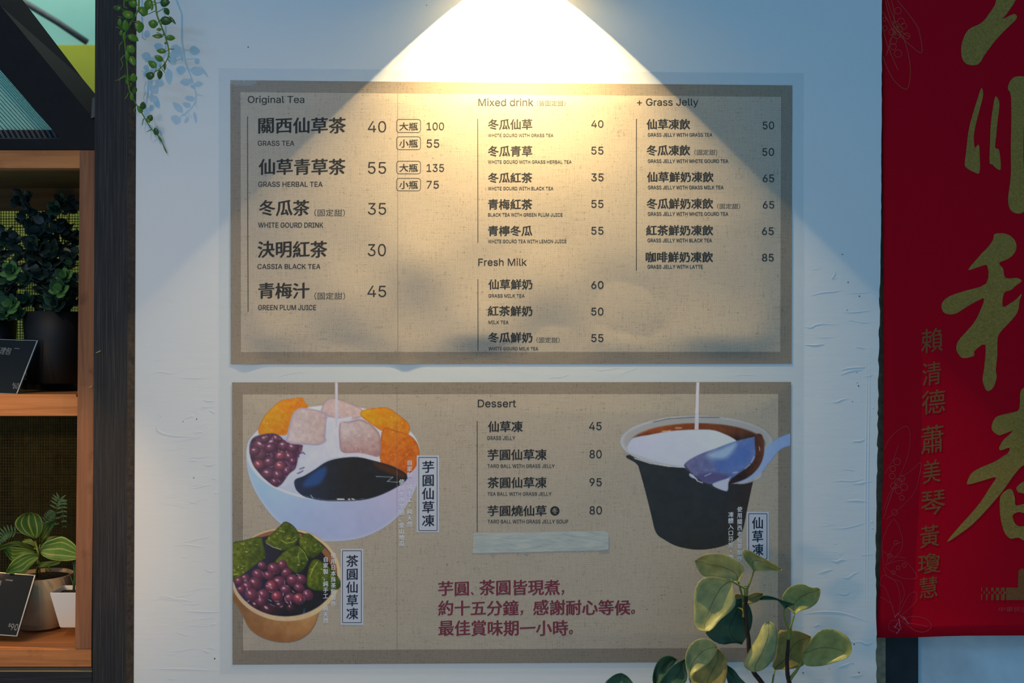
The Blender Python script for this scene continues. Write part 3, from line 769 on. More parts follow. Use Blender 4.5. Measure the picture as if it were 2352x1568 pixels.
def zA(l): return [(x / 3.92 + 520, y / 3.92 + 860) for x, y in l]
def paint_taro_bowl():
    p = Paint(560, 878, 972, 1250, 1.6); r = random.Random(3)
    body = [(566, 1030), (567, 1070), (578, 1112), (600, 1152), (630, 1190), (670, 1220), (720, 1239), (775, 1243), (830, 1235), (880, 1213), (920, 1180), (947, 1138), (962, 1096), (966, 1045), (955, 1010), (900, 960), (830, 936), (766, 930), (690, 940), (610, 975), (575, 1005)]
    p.poly(body, gx((150, 182, 226), (176, 168, 206), 590, 930, 6, 40, 2, (150, 158, 205), 1130, 1330), rim=(9, (178, 182, 205)))
    p.ell(766, 1040, 199, 110, 0, (196, 200, 216), 2)
    inn = p.ell(766, 1042, 190, 103, 0, gx((176, 186, 222), (196, 190, 214), 600, 930, 14, 26, 4) and (lambda X, Y, q: gx((176, 186, 222), (194, 188, 212), 600, 930, 14, 26, 4)(X, Y)), 2)
    org = lambda sd, hi: (lambda X, Y: gx(hi, (200, 112, 12), 600 if sd == 1 else 850, 700 if sd == 1 else 965, 26, 9, sd, (188, 88, 18), 960, 1080)(X, Y))
    p.poly(zA([(850, 330), (880, 250), (940, 212), (1040, 230), (1140, 270), (1225, 318), (1195, 390), (1000, 400), (870, 355)]), gx((186, 162, 172), (196, 170, 172), 735, 830, 16, 7, 8), rim=(7, (166, 140, 158)))
    p.poly(zA([(290, 480), (345, 370), (420, 290), (490, 235), (600, 215), (680, 208), (700, 240), (735, 295), (640, 315), (590, 370), (560, 480), (530, 545), (400, 535), (300, 540)]), org(1, (226, 146, 12)), rim=(5, (206, 120, 14)))
    p.poly(zA([(1210, 370), (1230, 320), (1350, 300), (1450, 300), (1560, 370), (1645, 450), (1635, 540), (1500, 525), (1400, 505), (1310, 450)]), org(2, (228, 144, 10)), rim=(5, (196, 106, 14)))
    p.poly(zA([(1385, 600), (1420, 480), (1520, 500), (1640, 540), (1700, 590), (1735, 660), (1740, 740), (1700, 840), (1630, 900), (1520, 850), (1400, 800), (1380, 720)]), org(5, (220, 128, 12)), rim=(6, (172, 84, 18)))
    beans = p.poly(zA([(205, 660), (240, 570), (340, 535), (450, 535), (540, 600), (690, 640), (650, 740), (620, 850), (560, 920), (480, 1000), (440, 1010), (370, 960), (290, 880), (230, 790)]), gx((62, 38, 74), (92, 52, 84), 575, 690, 40, 5, 3), 2.4)
    for bx, by, s in [(320, 640, 70), (420, 620, 60), (520, 640, 55), (600, 660, 50), (310, 720, 62), (400, 660, 50), (495, 735, 58), (570, 740, 48), (300, 815, 55), (390, 790, 52), (490, 830, 55), (380, 895, 62), (470, 905, 52), (550, 870, 40), (600, 780, 34), (260, 690, 45), (350, 580, 45), (455, 575, 45), (440, 965, 40)]:
        x, yy = zA([(bx, by)])[0]; q = s / 3.92
        br = (168, 78, 96) if (bx, by) in ((495, 735), (490, 830), (300, 815)) else (126, 70, 102)
        bean(p, x, yy, q * 1.12, q * r.uniform(.78, 1.0), r.uniform(-.8, .8), (82, 46, 82), br, r, beans)
    p.poly(zA([(545, 560), (590, 375), (640, 308), (730, 302), (880, 340), (905, 400), (890, 560), (905, 590), (830, 635), (700, 630), (600, 625), (535, 600)]), gx((196, 180, 190), (184, 160, 164), 665, 745, 18, 8, 6), rim=(8, (158, 142, 172)))
    p.poly(zA([(1020, 430), (1100, 422), (1200, 402), (1290, 440), (1370, 520), (1390, 620), (1385, 720), (1330, 740), (1200, 715), (1060, 705), (1020, 640)]), gx((192, 176, 186), (186, 158, 160), 785, 870, 18, 8, 7, (162, 122, 126), 990, 1050), rim=(7, (150, 118, 134)))
    p.poly(zA([(905, 400), (1010, 395), (1130, 380), (1100, 420), (1020, 440), (1015, 600), (1035, 700), (1200, 705), (1330, 735), (1385, 770), (1200, 745), (980, 745), (880, 780), (780, 850), (640, 930), (500, 1010), (560, 900), (640, 830), (680, 700), (700, 640), (830, 640), (900, 600)]), gx((186, 192, 226), (204, 198, 216), 650, 880, 8, 18, 9), 2.4)
    for a in ([(660, 850), (690, 840), (700, 835)], [(640, 890), (665, 880), (690, 865)], [(670, 710), (690, 700), (705, 715)], [(640, 720), (655, 740)]): p.line(zA(a), 2.6, (70, 52, 110), .8)
    jel = p.poly(zA([(615, 950), (700, 910), (800, 850), (900, 785), (1020, 752), (1180, 742), (1330, 775), (1500, 825), (1620, 895), (1620, 950), (1540, 1010), (1400, 1080), (1250, 1125), (1080, 1138), (880, 1135), (740, 1110), (680, 1085), (625, 1030)]), gx((22, 40, 74), (24, 24, 28), 680, 800, 6, 14, 3), rim=(3, (30, 44, 70)))
    p.poly(zA([(690, 990), (760, 900), (880, 830), (900, 880), (840, 980), (740, 1010)]), (34, 78, 150), 9, op=.75, clip=jel)
    p.poly(zA([(1330, 785), (1480, 830), (1600, 890), (1580, 930), (1420, 870), (1340, 820)]), (82, 40, 14), 8, op=.75, clip=jel)
    p.line(zA([(1350, 918), (1500, 922), (1450, 962), (1545, 968)]), 1.6, (150, 170, 200), .8); p.line(zA([(1000, 1121), (1060, 1122)]), 2.4, (225, 225, 225))
    p.line(zA([(690, 1090), (880, 1128), (1080, 1133), (1250, 1115)]), 1.2, (120, 140, 180), .6); p.line(zA([(760, 1085), (780, 1112)]), 2, (150, 190, 240), .8)
    p.line(zA([(1100, 1122), (1112, 1122)]), 2.4, (225, 225, 225)); p.line(zA([(1130, 1118), (1150, 1124)]), 2.4, (225, 225, 225))
    p.poly(zA([(978, 70), (1003, 70), (1006, 380), (996, 480), (984, 480), (978, 380)]), (188, 184, 208), 1.4, False)
    for _ in range(60):
        x = r.choice([r.uniform(600, 660), r.uniform(790, 865), r.uniform(890, 955)]); yy = r.uniform(930, 1050); p.ell(x, yy, r.uniform(.7, 1.6), .8, r.uniform(0, 3), (250, 225, 190), 1, .6, p.A > .9, False)
    p.build('printed_taro_bowl', posterB, surf_b, .00005, (1.45, 1.42, 1.25), 'printed white bowl of taro balls, red beans and black jelly')
def zB(l): return [(x / 4.126 + 520, y / 4.126 + 1160) for x, y in l]
def paint_matcha_bowl():
    p = Paint(535.2, 1190, 788, 1480, 1.6); r = random.Random(5)
    p.poly(zB([(40, 840), (110, 960), (170, 1080), (230, 1180), (330, 1250), (450, 1290), (560, 1300), (680, 1280), (790, 1210), (850, 1110), (890, 1000), (980, 900), (600, 800)]), gx((126, 84, 50), (186, 140, 92), 560, 690, 14, 22, 4, (138, 84, 44), 1400, 1500), rim=(6, (140, 100, 66)))
    p.ell(655.7, 1319, 128, 107, .05, lambda X, Y, q: gx((196, 168, 140), (208, 176, 140), 540, 780, 10, 12, 2)(X, Y), 2)
    inn = p.ell(654, 1316, 120, 99, .05, lambda X, Y, q: gx((36, 36, 86), (22, 20, 28), 540, 660, 8, 18, 2)(X, Y), 2)
    p.poly(zB([(200, 330), (330, 265), (470, 235), (640, 250), (780, 300), (900, 370), (1000, 480), (1060, 620), (1030, 640), (960, 520), (860, 400), (700, 310), (480, 280), (300, 310)]), (150, 98, 62), 3, op=.9, clip=inn)
    cubes = [[(30, 390), (170, 330), (320, 300), (350, 370), (370, 490), (270, 570), (180, 640), (30, 720)], [(365, 340), (430, 270), (500, 200), (560, 155), (640, 200), (690, 290), (650, 380), (600, 420), (500, 425), (400, 370)],
             [(690, 310), (770, 265), (850, 320), (925, 400), (900, 440), (820, 500), (760, 470), (700, 400)], [(460, 530), (560, 430), (680, 380), (775, 490), (730, 610), (650, 640), (560, 570), (480, 550)], [(760, 720), (790, 560), (850, 510), (960, 570), (1040, 650), (1085, 740), (1050, 800), (900, 812), (790, 790)]]
    for i, c in enumerate(cubes):
        xs = [q[0] for q in zB(c)]; cov = p.poly(zB(c), gx((92, 102, 16), (56, 74, 12), min(xs), max(xs), 34, 7, 20 + i, (44, 58, 12), max(q[1] for q in zB(c)) - 18, max(q[1] for q in zB(c)) + 8), rim=(4, (42, 58, 10)))
        for _ in range(34 if i == 0 else 18):
            a = zB([(r.uniform(min(q[0] for q in c), max(q[0] for q in c)), r.uniform(min(q[1] for q in c), max(q[1] for q in c)))])[0]
            p.line([a, (a[0] + r.uniform(-6, 6), a[1] + r.uniform(-2, 3))], r.uniform(.8, 2.0), (206, 204, 96), r.uniform(.4, .9), cov)
    p.line(zB([(520, 330), (570, 360), (640, 345), (665, 320)]), 1.4, (190, 190, 90), .8); p.line(zB([(380, 360), (440, 395), (520, 418)]), 1.6, (180, 190, 170), .8)
    p.line(zB([(690, 400), (740, 450), (770, 520)]), 1.4, (170, 180, 70), .7); p.line(zB([(790, 680), (820, 600), (860, 540)]), 1.6, (190, 195, 90), .8); p.line(zB([(690, 540), (680, 470), (700, 430)]), 1.3, (170, 180, 70), .7)
    spots = [(450, 600, 58), (530, 565, 44), (340, 570, 40), (300, 655, 58), (400, 665, 46), (570, 640, 48), (630, 710, 60), (710, 700, 46), (270, 740, 55), (200, 770, 52), (140, 800, 44), (500, 730, 58), (690, 780, 48), (240, 850, 60), (350, 850, 58), (600, 880, 52), (770, 850, 48), (280, 950, 52), (510, 950, 50), (400, 990, 70), (330, 910, 46), (690, 885, 58), (480, 865, 54), (430, 770, 62), (560, 800, 46), (610, 970, 38), (120, 720, 40), (180, 690, 42)]
    for bx, by, s in spots:
        x, yy = zB([(bx, by)])[0]; q = s / 4.126; hot = (bx, by) in ((430, 770), (480, 865), (690, 885))
        dk = .6 if by > 930 else 1
        bean(p, x, yy, q * r.uniform(1.0, 1.2), q * r.uniform(.85, 1.1), r.uniform(-.8, .8), (92 * dk, 42 * dk, 70 * dk), (190, 74, 90) if hot else (142 * dk, 66 * dk, 96 * dk), r, inn)
    for _ in range(16):
        a = zB([(r.uniform(100, 700), r.uniform(650, 1040))])[0]; t = r.uniform(0, 6)
        p.line([(a[0] + 7 * math.cos(t + k * .35), a[1] + 6 * math.sin(t + k * .35)) for k in range(4)], 1.2, (186, 190, 226), .8, inn)
    p.line(zB([(740, 980), (735, 1020), (705, 1045)]), 1.4, (70, 110, 170), .9, inn)
    p.build('printed_matcha_bowl', posterB, surf_b, .0001, (1.45, 1.42, 1.25), 'printed kraft bowl of green jelly cubes and red beans')
def zC(l): return [(x / 3.5636 + 1400, y / 3.5636 + 860) for x, y in l]
def paint_cup():
    p = Paint(1420, 877.5, 1816.5, 1266, 1.6)
    p.poly(zC([(200, 650), (235, 745), (290, 940), (340, 1140), (380, 1290), (450, 1350), (560, 1405), (720, 1432), (880, 1415), (1000, 1370), (1085, 1285), (1130, 1080), (1185, 830), (1240, 650)]), gx((40, 41, 44), (48, 32, 26), 1650, 1735, 5, 20, 3), 2)
    p.ell(1599.5, 1014, 176, 60.5, 0, lambda X, Y, q: gx((176, 176, 186), (170, 166, 166), 1430, 1770, 10, 14, 2)(X, Y), 2)
    p.ell(1599.5, 1013, 168, 54, 0, (158, 156, 160), 3)
    inn = p.ell(1602, 1018, 153, 46.5, 0, lambda X, Y, q: gx((150, 72, 22), (92, 50, 28), 1480, 1720, 16, 12, 5, (44, 24, 16), 990, 1012)(X, Y), 3)
    p.poly(zC([(150, 620), (165, 550), (205, 515), (330, 492), (500, 462), (700, 450), (850, 455), (950, 490), (1010, 520), (1045, 548), (1100, 620), (900, 720), (700, 752), (560, 745), (400, 715), (260, 670)]), gx((182, 184, 210), (200, 204, 226), 1450, 1680, 4, 20, 4), 2.5)
    p.line(zC([(205, 685), (330, 725), (480, 750), (640, 760)]), 2.2, (190, 194, 205), .9)
    p.line(zC([(360, 388), (480, 362), (700, 348), (900, 352)]), 1.8, (70, 66, 66), .8); p.line(zC([(430, 465), (500, 458)]), 2, (225, 190, 150), .8); p.line(zC([(540, 437), (590, 436)]), 2, (225, 190, 150), .8)
    p.poly(zC([(1330, 550), (1400, 510), (1495, 484), (1495, 568), (1400, 612), (1310, 720), (1240, 810), (1190, 850), (1050, 892), (900, 880), (690, 850), (670, 800), (900, 760), (1150, 700), (1260, 620)]), gx((176, 186, 212), (128, 152, 200), 1560, 1810, 6, 12, 6), 2)
    sp = p.poly(zC([(612, 735), (720, 660), (880, 600), (1030, 545), (1180, 510), (1245, 500), (1255, 570), (1250, 660), (1200, 750), (1080, 830), (985, 890), (900, 905), (760, 875), (660, 800)]), gx((104, 100, 142), (92, 112, 168), 1575, 1700, 16, 10, 8), 2)
    p.poly(zC([(800, 650), (900, 610), (1030, 560), (1010, 640), (930, 690), (840, 690)]), (160, 186, 214), 12, op=.8, clip=sp)
    p.poly(zC([(1020, 620), (1080, 580), (1170, 560), (1130, 700), (1010, 780), (900, 790), (860, 700), (960, 690)]), (70, 102, 176), 14, op=.6, clip=sp)
    p.poly(zC([(700, 840), (800, 800), (960, 820), (960, 880), (860, 890), (760, 880)]), (78, 70, 118), 8, op=.8, clip=sp)
    p.poly(zC([(1190, 505), (1250, 498), (1265, 640), (1220, 760), (1120, 850), (980, 895), (1000, 850), (1110, 770), (1190, 680)]), gx((44, 24, 20), (96, 50, 26), 1700, 1755, 12, 8, 4), 2.5)
    p.poly(zC([(850, 890), (975, 850), (972, 890), (965, 950), (920, 945), (860, 920)]), (176, 180, 206), 2.5)
    p.line(zC([(615, 740), (660, 800), (760, 880), (900, 942)]), 2.4, (60, 56, 66), .9); p.line(zC([(680, 820), (720, 870), (760, 885)]), 2.4, (180, 184, 205), .9)
    for a in ([(780, 830), (830, 808)], [(1010, 805), (1045, 798)], [(1225, 590), (1230, 620)], [(1160, 720), (1185, 670)], [(1110, 770), (1150, 735)], [(960, 855), (990, 840)]): p.line(zC(a), 2.0, (215, 224, 240), .55)
    p.poly(zC([(1050, 892), (1180, 852), (1240, 800), (1230, 850), (1120, 890)]), (176, 172, 178), 2.5, op=.9)
    p.poly(zC([(711, 61), (735, 61), (728, 450), (696, 450)]), (196, 192, 206), 1.4, False)
    p.build('printed_jelly_cup', posterB, surf_b, .00005, (1.5, 1.45, 1.3), 'printed black cup of grass jelly with a spoon and poured milk')
paint_taro_bowl(); paint_matcha_bowl(); paint_cup()

for s, b in B_HEAD: put_text('heading_text', s, b, 'ink', posterB, surf_b, 'l', nb=NL)
for s, b in B_MID: put_text('item_name_text', s, b, 'ink', posterB, surf_b, 'c', nb=NIB_BOLD)
for s, b in B_SMP: put_text('price_text', s, b, 'ink', posterB, surf_b, 'l', nb=nib(.006, .005))
for s, b in B_SC: put_text('caption_text', s, b, 'ink', posterB, surf_b, 'l', nb=NL2)
for s, b in B_RED: put_text('notice_text', s, b, 'ink_red', posterB, surf_b, 'c', nb=NIB_BOLD)
strip('rule_line', 1096, 967, 1096, 1221, 1.6, 'ink', posterB, surf_b)
disc = [(1274.4 + 10.8 * math.cos(k * math.pi / 14), 1173 + 10.8 * math.sin(k * math.pi / 14)) for k in range(28)]
mesh('winter_badge', [W(x, y, surf_b(x, y) - .0001) for x, y in disc], [tuple(range(28))], 'ink', posterB)
put_text('winter_badge_text', '冬', (1268, 1166.5, 1281, 1179.5), 'burlap', posterB, surf_b, 'c', nb=NIB_THIN, lift=.00018)
for s, b, bx, inr in B_LABEL:
    gu, gv = np.linspace(bx[0], bx[2], 11), np.linspace(bx[1], bx[3], 33); mesh('label_box', [W(x, y, surf_b(x, y) - .0002) for y in gv for x in gu], [(j * 11 + i, j * 11 + 11 + i, j * 11 + 12 + i, j * 11 + i + 1) for j in range(32) for i in range(10)], 'label_white', posterB)
    ring('label_frame', round_rect(*inr, .5, 1), 1.4, 'ink_navy', posterB, surf_b, .00026)
    put_text('label_text', s, b, 'ink_navy', posterB, surf_b, 'c', True, NIB_MID, lift=.00028)
for s, b in B_SIDE: put_text('side_text', s, b, 'ink_white', posterB, surf_b, 'c', True, NIB_MID, lift=.0002)

# glossy film wrinkled over the top left corner of the upper poster
def crumple():
    r = random.Random(4); V, F = [], []; n = 16
    for i in range(n):
        x = 530 + i * 4.0
        for k, yy in enumerate((184.2, 188, 192, 197)):
            fall = max(0, 1 - abs(i - 7) / 9)
            V.append(W(x + r.uniform(-1, 1), min(yy, 186 + (yy - 184) * (0.3 + fall)) + i * .04, surf_a(x, yy) - .0009 - r.uniform(0, .0028) * fall * (1 if k < 3 else 0)))
    for i in range(n - 1):
        for k in range(3): F.append((i * 4 + k, i * 4 + k + 1, i * 4 + k + 5, i * 4 + k + 4))
    mesh('wrinkled_film_corner', V, F, 'acrylic_gloss', posterA)
t_ = NT('acrylic_gloss'); t_.set((.75, .82, .9), .08, None, 1.0)
tr_ = t_.n('ShaderNodeBsdfTransparent'); mx_ = t_.n('ShaderNodeMixShader'); mx_.inputs[0].default_value = .22
t_.l(tr_.outputs[0], mx_.inputs[1]); t_.l(t_.b.outputs[0], mx_.inputs[2]); t_.l(mx_.outputs[0], t_.out.inputs[0]); MAT['acrylic_gloss'] = t_.m
crumple()

# ---- tape over the last dessert line
tape_o = empty('tape_strip', W(1242, 1268, -.003), 'pale paper tape strip stuck over the last dessert line', 'tape')
def tape_piece(name, poly, lift, n=40):
    (ax, ay), (bx, by), (cx, cy), (dx, dy) = poly; V, F = [], []; r = random.Random(9); m = 6
    for j in range(m + 1):
        for i in range(n + 1):
            u = i / n; v = j / m
            x = lerp(lerp(ax, bx, u), lerp(dx, cx, u), v); yy = lerp(lerp(ay, dy, v), lerp(by, cy, v), u)
            w = .00008 * math.sin(u * 31 + v * 3) * (.5 + .5 * math.sin(u * 9)) + .0006 * math.exp(-((u - .21 + .06 * v) / .012) ** 2) + .0006 * math.exp(-((u - .41 + .01 * v) / .008) ** 2)
            V.append(W(x, yy, surf_b(x, yy) - lift - abs(w)))
    for j in range(m):
        for i in range(n): F.append((j * (n + 1) + i, (j + 1) * (n + 1) + i, (j + 1) * (n + 1) + i + 1, j * (n + 1) + i + 1))
    return mesh(name, V, F, 'paper_tape', tape_o, True)
tape_piece('tape', [(1088, 1224), (1390, 1219), (1397, 1263), (1086, 1270)], .0003)
tape_piece('folded_end', [(1382, 1219), (1398, 1223), (1398, 1261), (1374, 1263)], .0008, 8)
# ------------------------------------------------------------------ wall lamp above the posters (just out of the frame)
lamp_c = Vector((.006, -.119, .957))
lamp = empty('wall_lamp', (lamp_c.x, 0, 1.16), 'black cone-shaded wall lamp above the upper menu poster', 'lamp')
lathe('lamp_shade', [(.1098, -.115), (.025, -.026), (.024, .03), (0.001, .032)], lamp_c, 'lamp_black', lamp, 96)
lathe('shade_lining', [(.1090, -.1145), (.0235, -.027), (.022, .012)], lamp_c, 'lamp_white', lamp, 96)
lathe('socket', [(.016, .028), (.016, .075), (.002, .08)], lamp_c, 'lamp_black', lamp, 24)
tube('arm', [Vector((lamp_c.x, lamp_c.y, lamp_c.z + .075)), Vector((lamp_c.x, lamp_c.y, 1.08)), Vector((lamp_c.x, -.10, 1.13)), Vector((lamp_c.x, -.06, 1.157)), Vector((lamp_c.x, 0.0, 1.16))], .007, 'lamp_black', lamp)
V_, F_ = tube_data([Vector((lamp_c.x, -.012, 1.16)), Vector((lamp_c.x, 0.0, 1.16))], .04, 24); mesh('wall_plate', V_, F_, 'lamp_black', lamp)
lathe('bulb', [(.001, -.001), (.002, .003), (.004, .010), (.003, .02), (.002, .026)], lamp_c, 'bulb_glass', lamp, 12)
bulb_l = light('lamp_bulb_light', 'SPOT', tuple(lamp_c + Vector((0, 0, -.004))), tuple(lamp_c + Vector((0, 0, -1))), LAMP_W, (1.0, .74, .34), spot_size=math.radians(114), spot_blend=1.0, shadow_soft_size=.0022)
bulb_l.parent = lamp; bulb_l.matrix_parent_inverse = Matrix.Translation(-Vector(lamp.location))

# ------------------------------------------------------------------ charred timber post
post = empty('timber_post', W(262, 1900, 0), 'charred black timber post between the cabinet and the white wall', 'post')
def post_mesh():
    V, F = [], []
    rows = [-500, 0, 400, 800, 1200, 1568, 1950]
    for yy in rows:
        l = np.interp(yy, [-500, 0, 1568, 1950], [225, 223.5, 217, 215]); r = np.interp(yy, [-500, 0, 1568, 1950], [315, 313.5, 307, 305])
        for x, d in ((l, .06), (l, -.012), (r - 13, -.012), (r, -.001), (r, .06)): V.append(Vector((W(x, yy, 0).x, d, W(x, yy, 0).z)))
    n = len(rows)
    Ff = []; Fc = []
    for i in range(n - 1):
        for k in range(4):
            f = (i * 5 + k, (i + 1) * 5 + k, (i + 1) * 5 + k + 1, i * 5 + k + 1); (Fc if k == 2 else Ff).append(f)
    mesh('post_body', V, Ff, 'charred_z', post); mesh('post_chamfer', V, Fc, 'charred_chamfer', post)
post_mesh()
for x, yy, s in ((226, 808, 5), (207, 889, 4)):
    V_, F_ = tube_data([W(x - s, yy + 2, -.012), W(x, yy, -.016), W(x + s, yy - 3, -.012)], .0012, 5); mesh('splinter', V_, F_, 'frame_edge', post)

# ------------------------------------------------------------------ display cabinet
CD = .34
cab = empty('display_cabinet', Vector((-1.15, .1, -.86)), 'open brown wooden display cabinet with two shelf bays beside the post', 'cabinet')
prism('side_post', [(183, 345), (222.5, 345), (210, 1490), (172, 1490)], -.008, .035, 'oak_z', cab, .0012)
prism('side_post', [(-330, 345), (-290, 345), (-290, 1490), (-330, 1490)], -.008, .035, 'oak_z', cab, .0012)
prism('top_rail', rect(-330, 345, 222.5, 386), -.006, .03, 'oak_x', cab, .0012)
prism('middle_rail', rect(-290, 911, 179, 955), -.004, .028, 'oak_x', cab, .0012)
prism('bottom_rail', rect(-330, 1490.5, 210, 1531), -.006, .028, 'oak_x', cab, .0012)
zt = W(0, 386, 0).z; zm = W(0, 905, 0).z; zb = W(0, 1487, 0).z
X0, X1 = -1.50, W(180, 0).x
boxw('top_board', X0, X1 + .035, .03, CD, zt + .004, zt + .03, 'oak_dark', cab)
boxw('shelf_board', X0, X1 - .004, -.002, CD, zm - .018, zm, 'oak_x', cab)
boxw('shelf_board', X0, X1 + .02, -.004, CD, zb - .02, zb, 'oak_x', cab)
boxw('back_header', X0, X1 + .14, CD, CD + .015, W(0, 482, CD).z, zt + .02, 'oak_dark', cab)
boxw('side_board', X1 + .012, X1 + .03, .036, CD, zb, zt, 'oak_dark', cab)
def lattice():
    V, F = [], []; r = random.Random(2)
    z0, z1 = zb, W(0, 482, CD).z; xa, xb = X0, X1 + .14
    def bar(a, b, c, d, y):
        k = len(V); V.extend([(a, y, c), (b, y, c), (b, y, d), (a, y, d), (a, y + .001, c), (b, y + .001, c), (b, y + .001, d), (a, y + .001, d)])
        for f in ((0, 1, 2, 3), (4, 7, 6, 5), (0, 4, 5, 1), (3, 2, 6, 7), (0, 3, 7, 4), (1, 5, 6, 2)): F.append(tuple(k + i for i in f))
    x = xa
    while x < xb: w = r.uniform(.0012, .0028); bar(x, x + w, z0, z1, CD + .010); x += r.uniform(.0055, .0078)
    z = z0
    while z < z1: w = r.uniform(.0014, .0030); bar(xa, xb, z, z + w, CD + .0115); z += r.uniform(.0062, .0088)
    o = mesh('back_mesh', V, F, 'mesh_strand', cab); o['kind'] = 'stuff'; o['label'] = 'olive woven mesh closing the back'
lattice()
boxw('upper_backlight_panel', X0 - .3, X1 + .30, .70, .71, zm - .1, .60, 'backlight_yellow', cab)  # panel added so the upper mesh looks lit from behind
boxw('lower_shade_panel', X0, X1 + .16, CD + .10, CD + .115, zb - .05, zm + .03, 'shade_olive', cab)  # panel added to darken the lower mesh, where less light comes through
prism('base_strip', rect(-330, 1532, 211, 1540.5), -.001, .03, 'grey_strip', cab)
base = prism('base_board', rect(-330, 1541, 211, 1950), -.008, .06, 'charred_x'); tag(base, 'charred black board under the display cabinet', 'board')
prism('brass_edge', rect(-330, 1540, 211, 1542.2), -.010, -.0075, 'brass_edge', base)
light('lower_bay_fill', 'POINT', (-1.42, -.02, -.225), None, .55, (1.0, .60, .26), shadow_soft_size=.02)  # added warm fill inside the lower bay, no lamp known there

# ------------------------------------------------------------------ background behind the cabinet
wl = boxw('wall_rear', -2.6, -.35, .90, .93, -1.4, .936, 'yellow_board'); tag(wl, 'yellow green board wall behind the cabinet mesh', 'wall', kind='structure')
wl2 = boxw('wall_upper', -2.6, -.35, .905, .935, .937, 2.0, 'teal_board'); tag(wl2, 'teal board wall above the yellow green one', 'wall', kind='structure')
tb = tube('roof_strut', [W(30, -10, .80), W(80, 20, .80), W(130, 50, .80), W(200, 97, .82)], .010, 'grey_strip'); tag(tb, 'thin dark strut leaning across the teal board', 'strut')

brace = empty('steel_brace', W(200, 343, .02), 'black steel diagonal brace above the display cabinet', 'brace')
prism('brace_plate', [(-140, -152), (0, 12), (206, 262), (219, 279), (220, 344), (160, 344), (0, 160), (-140, 0)], .000, .012, 'black_steel', brace)
V_ = [W(-140, -152, .000), W(0, 12, .000), W(206, 262, .000), W(219, 280, .000), W(219, 216, .055), W(190, 181, .055), W(52, 0, .055), W(-90, -185, .055)]
mesh('brace_flange', V_, [(0, 1, 6, 7), (1, 2, 5, 6), (2, 3, 4, 5)], 'black_steel', brace)
prism('gusset', [(212, 225), (220, 222), (220, 268), (209, 271)], -.004, .0, 'grey_strip', brace)
beam = prism('steel_beam', [(-330, 319), (140, 319), (164, 344), (-330, 344)], .002, .06, 'black_steel'); tag(beam, 'flat black steel beam resting on the cabinet top', 'beam')
panel = empty('corrugated_panel', W(40, 318, .1), 'pale teal corrugated plastic panel behind the steel brace', 'panel')
gaps = [-60, -48, -36, -24, -13, -1, 10, 21, 30, 39, 48, 57, 66, 75, 84, 92, 100, 106, 111.5, 117, 122.5, 129, 136, 143]
def ribs():
    for a, b in zip(gaps[:-1], gaps[1:]):
        V, F = [], []; n = 6
        for t in (0, 1):
            for k in range(n + 1):
                s = k / n; x = a + (b - a) * (.10 + .74 * s)
                top = (x - 190, 299 - 190 * 1.1); p = (x, 299) if t == 0 else top
                V.append(W(p[0], p[1], .09 - .006 * math.sin(math.pi * s)))
        for k in range(n): F.append((k, k + 1, n + 2 + k, n + 1 + k))
        mesh('rib', V, F, 'corrugated_teal', panel, True)
        x0, x1 = a + (b - a) * .80, b + (b - a) * .14; mesh('rib_groove', [W(x0, 299, .0905), W(x1, 299, .0905), W(x1 - 190, 299 - 209, .0905), W(x0 - 190, 299 - 209, .0905)], [(0, 1, 2, 3)], 'panel_dark', panel)
ribs()
prism('panel_sill', [(-330, 298), (124, 298), (144, 318.5), (-330, 318.5)], .06, .085, 'grey_strip', panel)
for k in range(12):
    x = -10 + k * 12; prism('sill_groove', [(x, 299), (x + 5, 299), (x + 14, 315), (x + 9, 315)], .058, .0605, 'black_steel', panel)

# ------------------------------------------------------------------ leaves
def outline_leaf(name, pts, bi, ti, Yb, Yt, mat, parent, cup=.006, roll=0.0, n=14, m=4, rib='stem_brown', lab=None):
    """leaf of real depth from a px outline: base and tip are indices of the outline; Yb, Yt their depths; roll tips one side forward"""
    k = len(pts); L = []; i = bi
    while True:
        L.append(pts[i % k])
        if i % k == ti: break
        i += 1
    R = []; i = bi
    while True:
        R.append(pts[i % k])
        if i % k == ti: break
        i -= 1
    def res(c):
        c = smooth_path(c, 6); d = [0]
        for a, b in zip(c[:-1], c[1:]): d.append(d[-1] + float(np.hypot(*(b - a))))
        ts = np.linspace(0, d[-1], n + 1); c = np.array(c)
        return np.stack([np.interp(ts, d, c[:, 0]), np.interp(ts, d, c[:, 1])], 1)
    A, B = res(L), res(R); V, UV, F = [], [], []
    for i in range(n + 1):
        t = i / n
        for j in range(2 * m + 1):
            s = j / m - 1.0
            w = (s + 1) / 2; p = A[i] * (1 - w) + B[i] * w
            Y = lerp(Yb, Yt, t) + cup * (1 - s * s) * math.sin(math.pi * min(1, t * 1.02)) + roll * s * math.sin(math.pi * t) + .0025 * math.sin(t * 9 + s * 3)
            V.append(W(p[0], p[1], Y)); UV.append((w, t))
    q = 2 * m + 1
    for i in range(n):
        for j in range(2 * m): F.append((i * q + j, i * q + j + 1, (i + 1) * q + j + 1, (i + 1) * q + j))
    me_o = mesh(name, V, F, mat, parent, True)
    uvl = me_o.data.uv_layers.new(name='UVMap')
    for lp in me_o.data.loops: uvl.data[lp.index].uv = UV[lp.vertex_index]
    md = me_o.modifiers.new('thick', 'SOLIDIFY'); md.thickness = .0007; md.offset = 1
    if rib:
        c = [V[i * q + m] + Vector((0, -.0011, 0)) for i in range(1, n)]
        Vv, Ff = tube_data(c, [.00036 * (1 - .6 * i / len(c)) for i in range(len(c))], 5)
        mesh('midrib', Vv, Ff, rib, me_o, True)
    if lab: me_o['label'] = lab
    return me_o
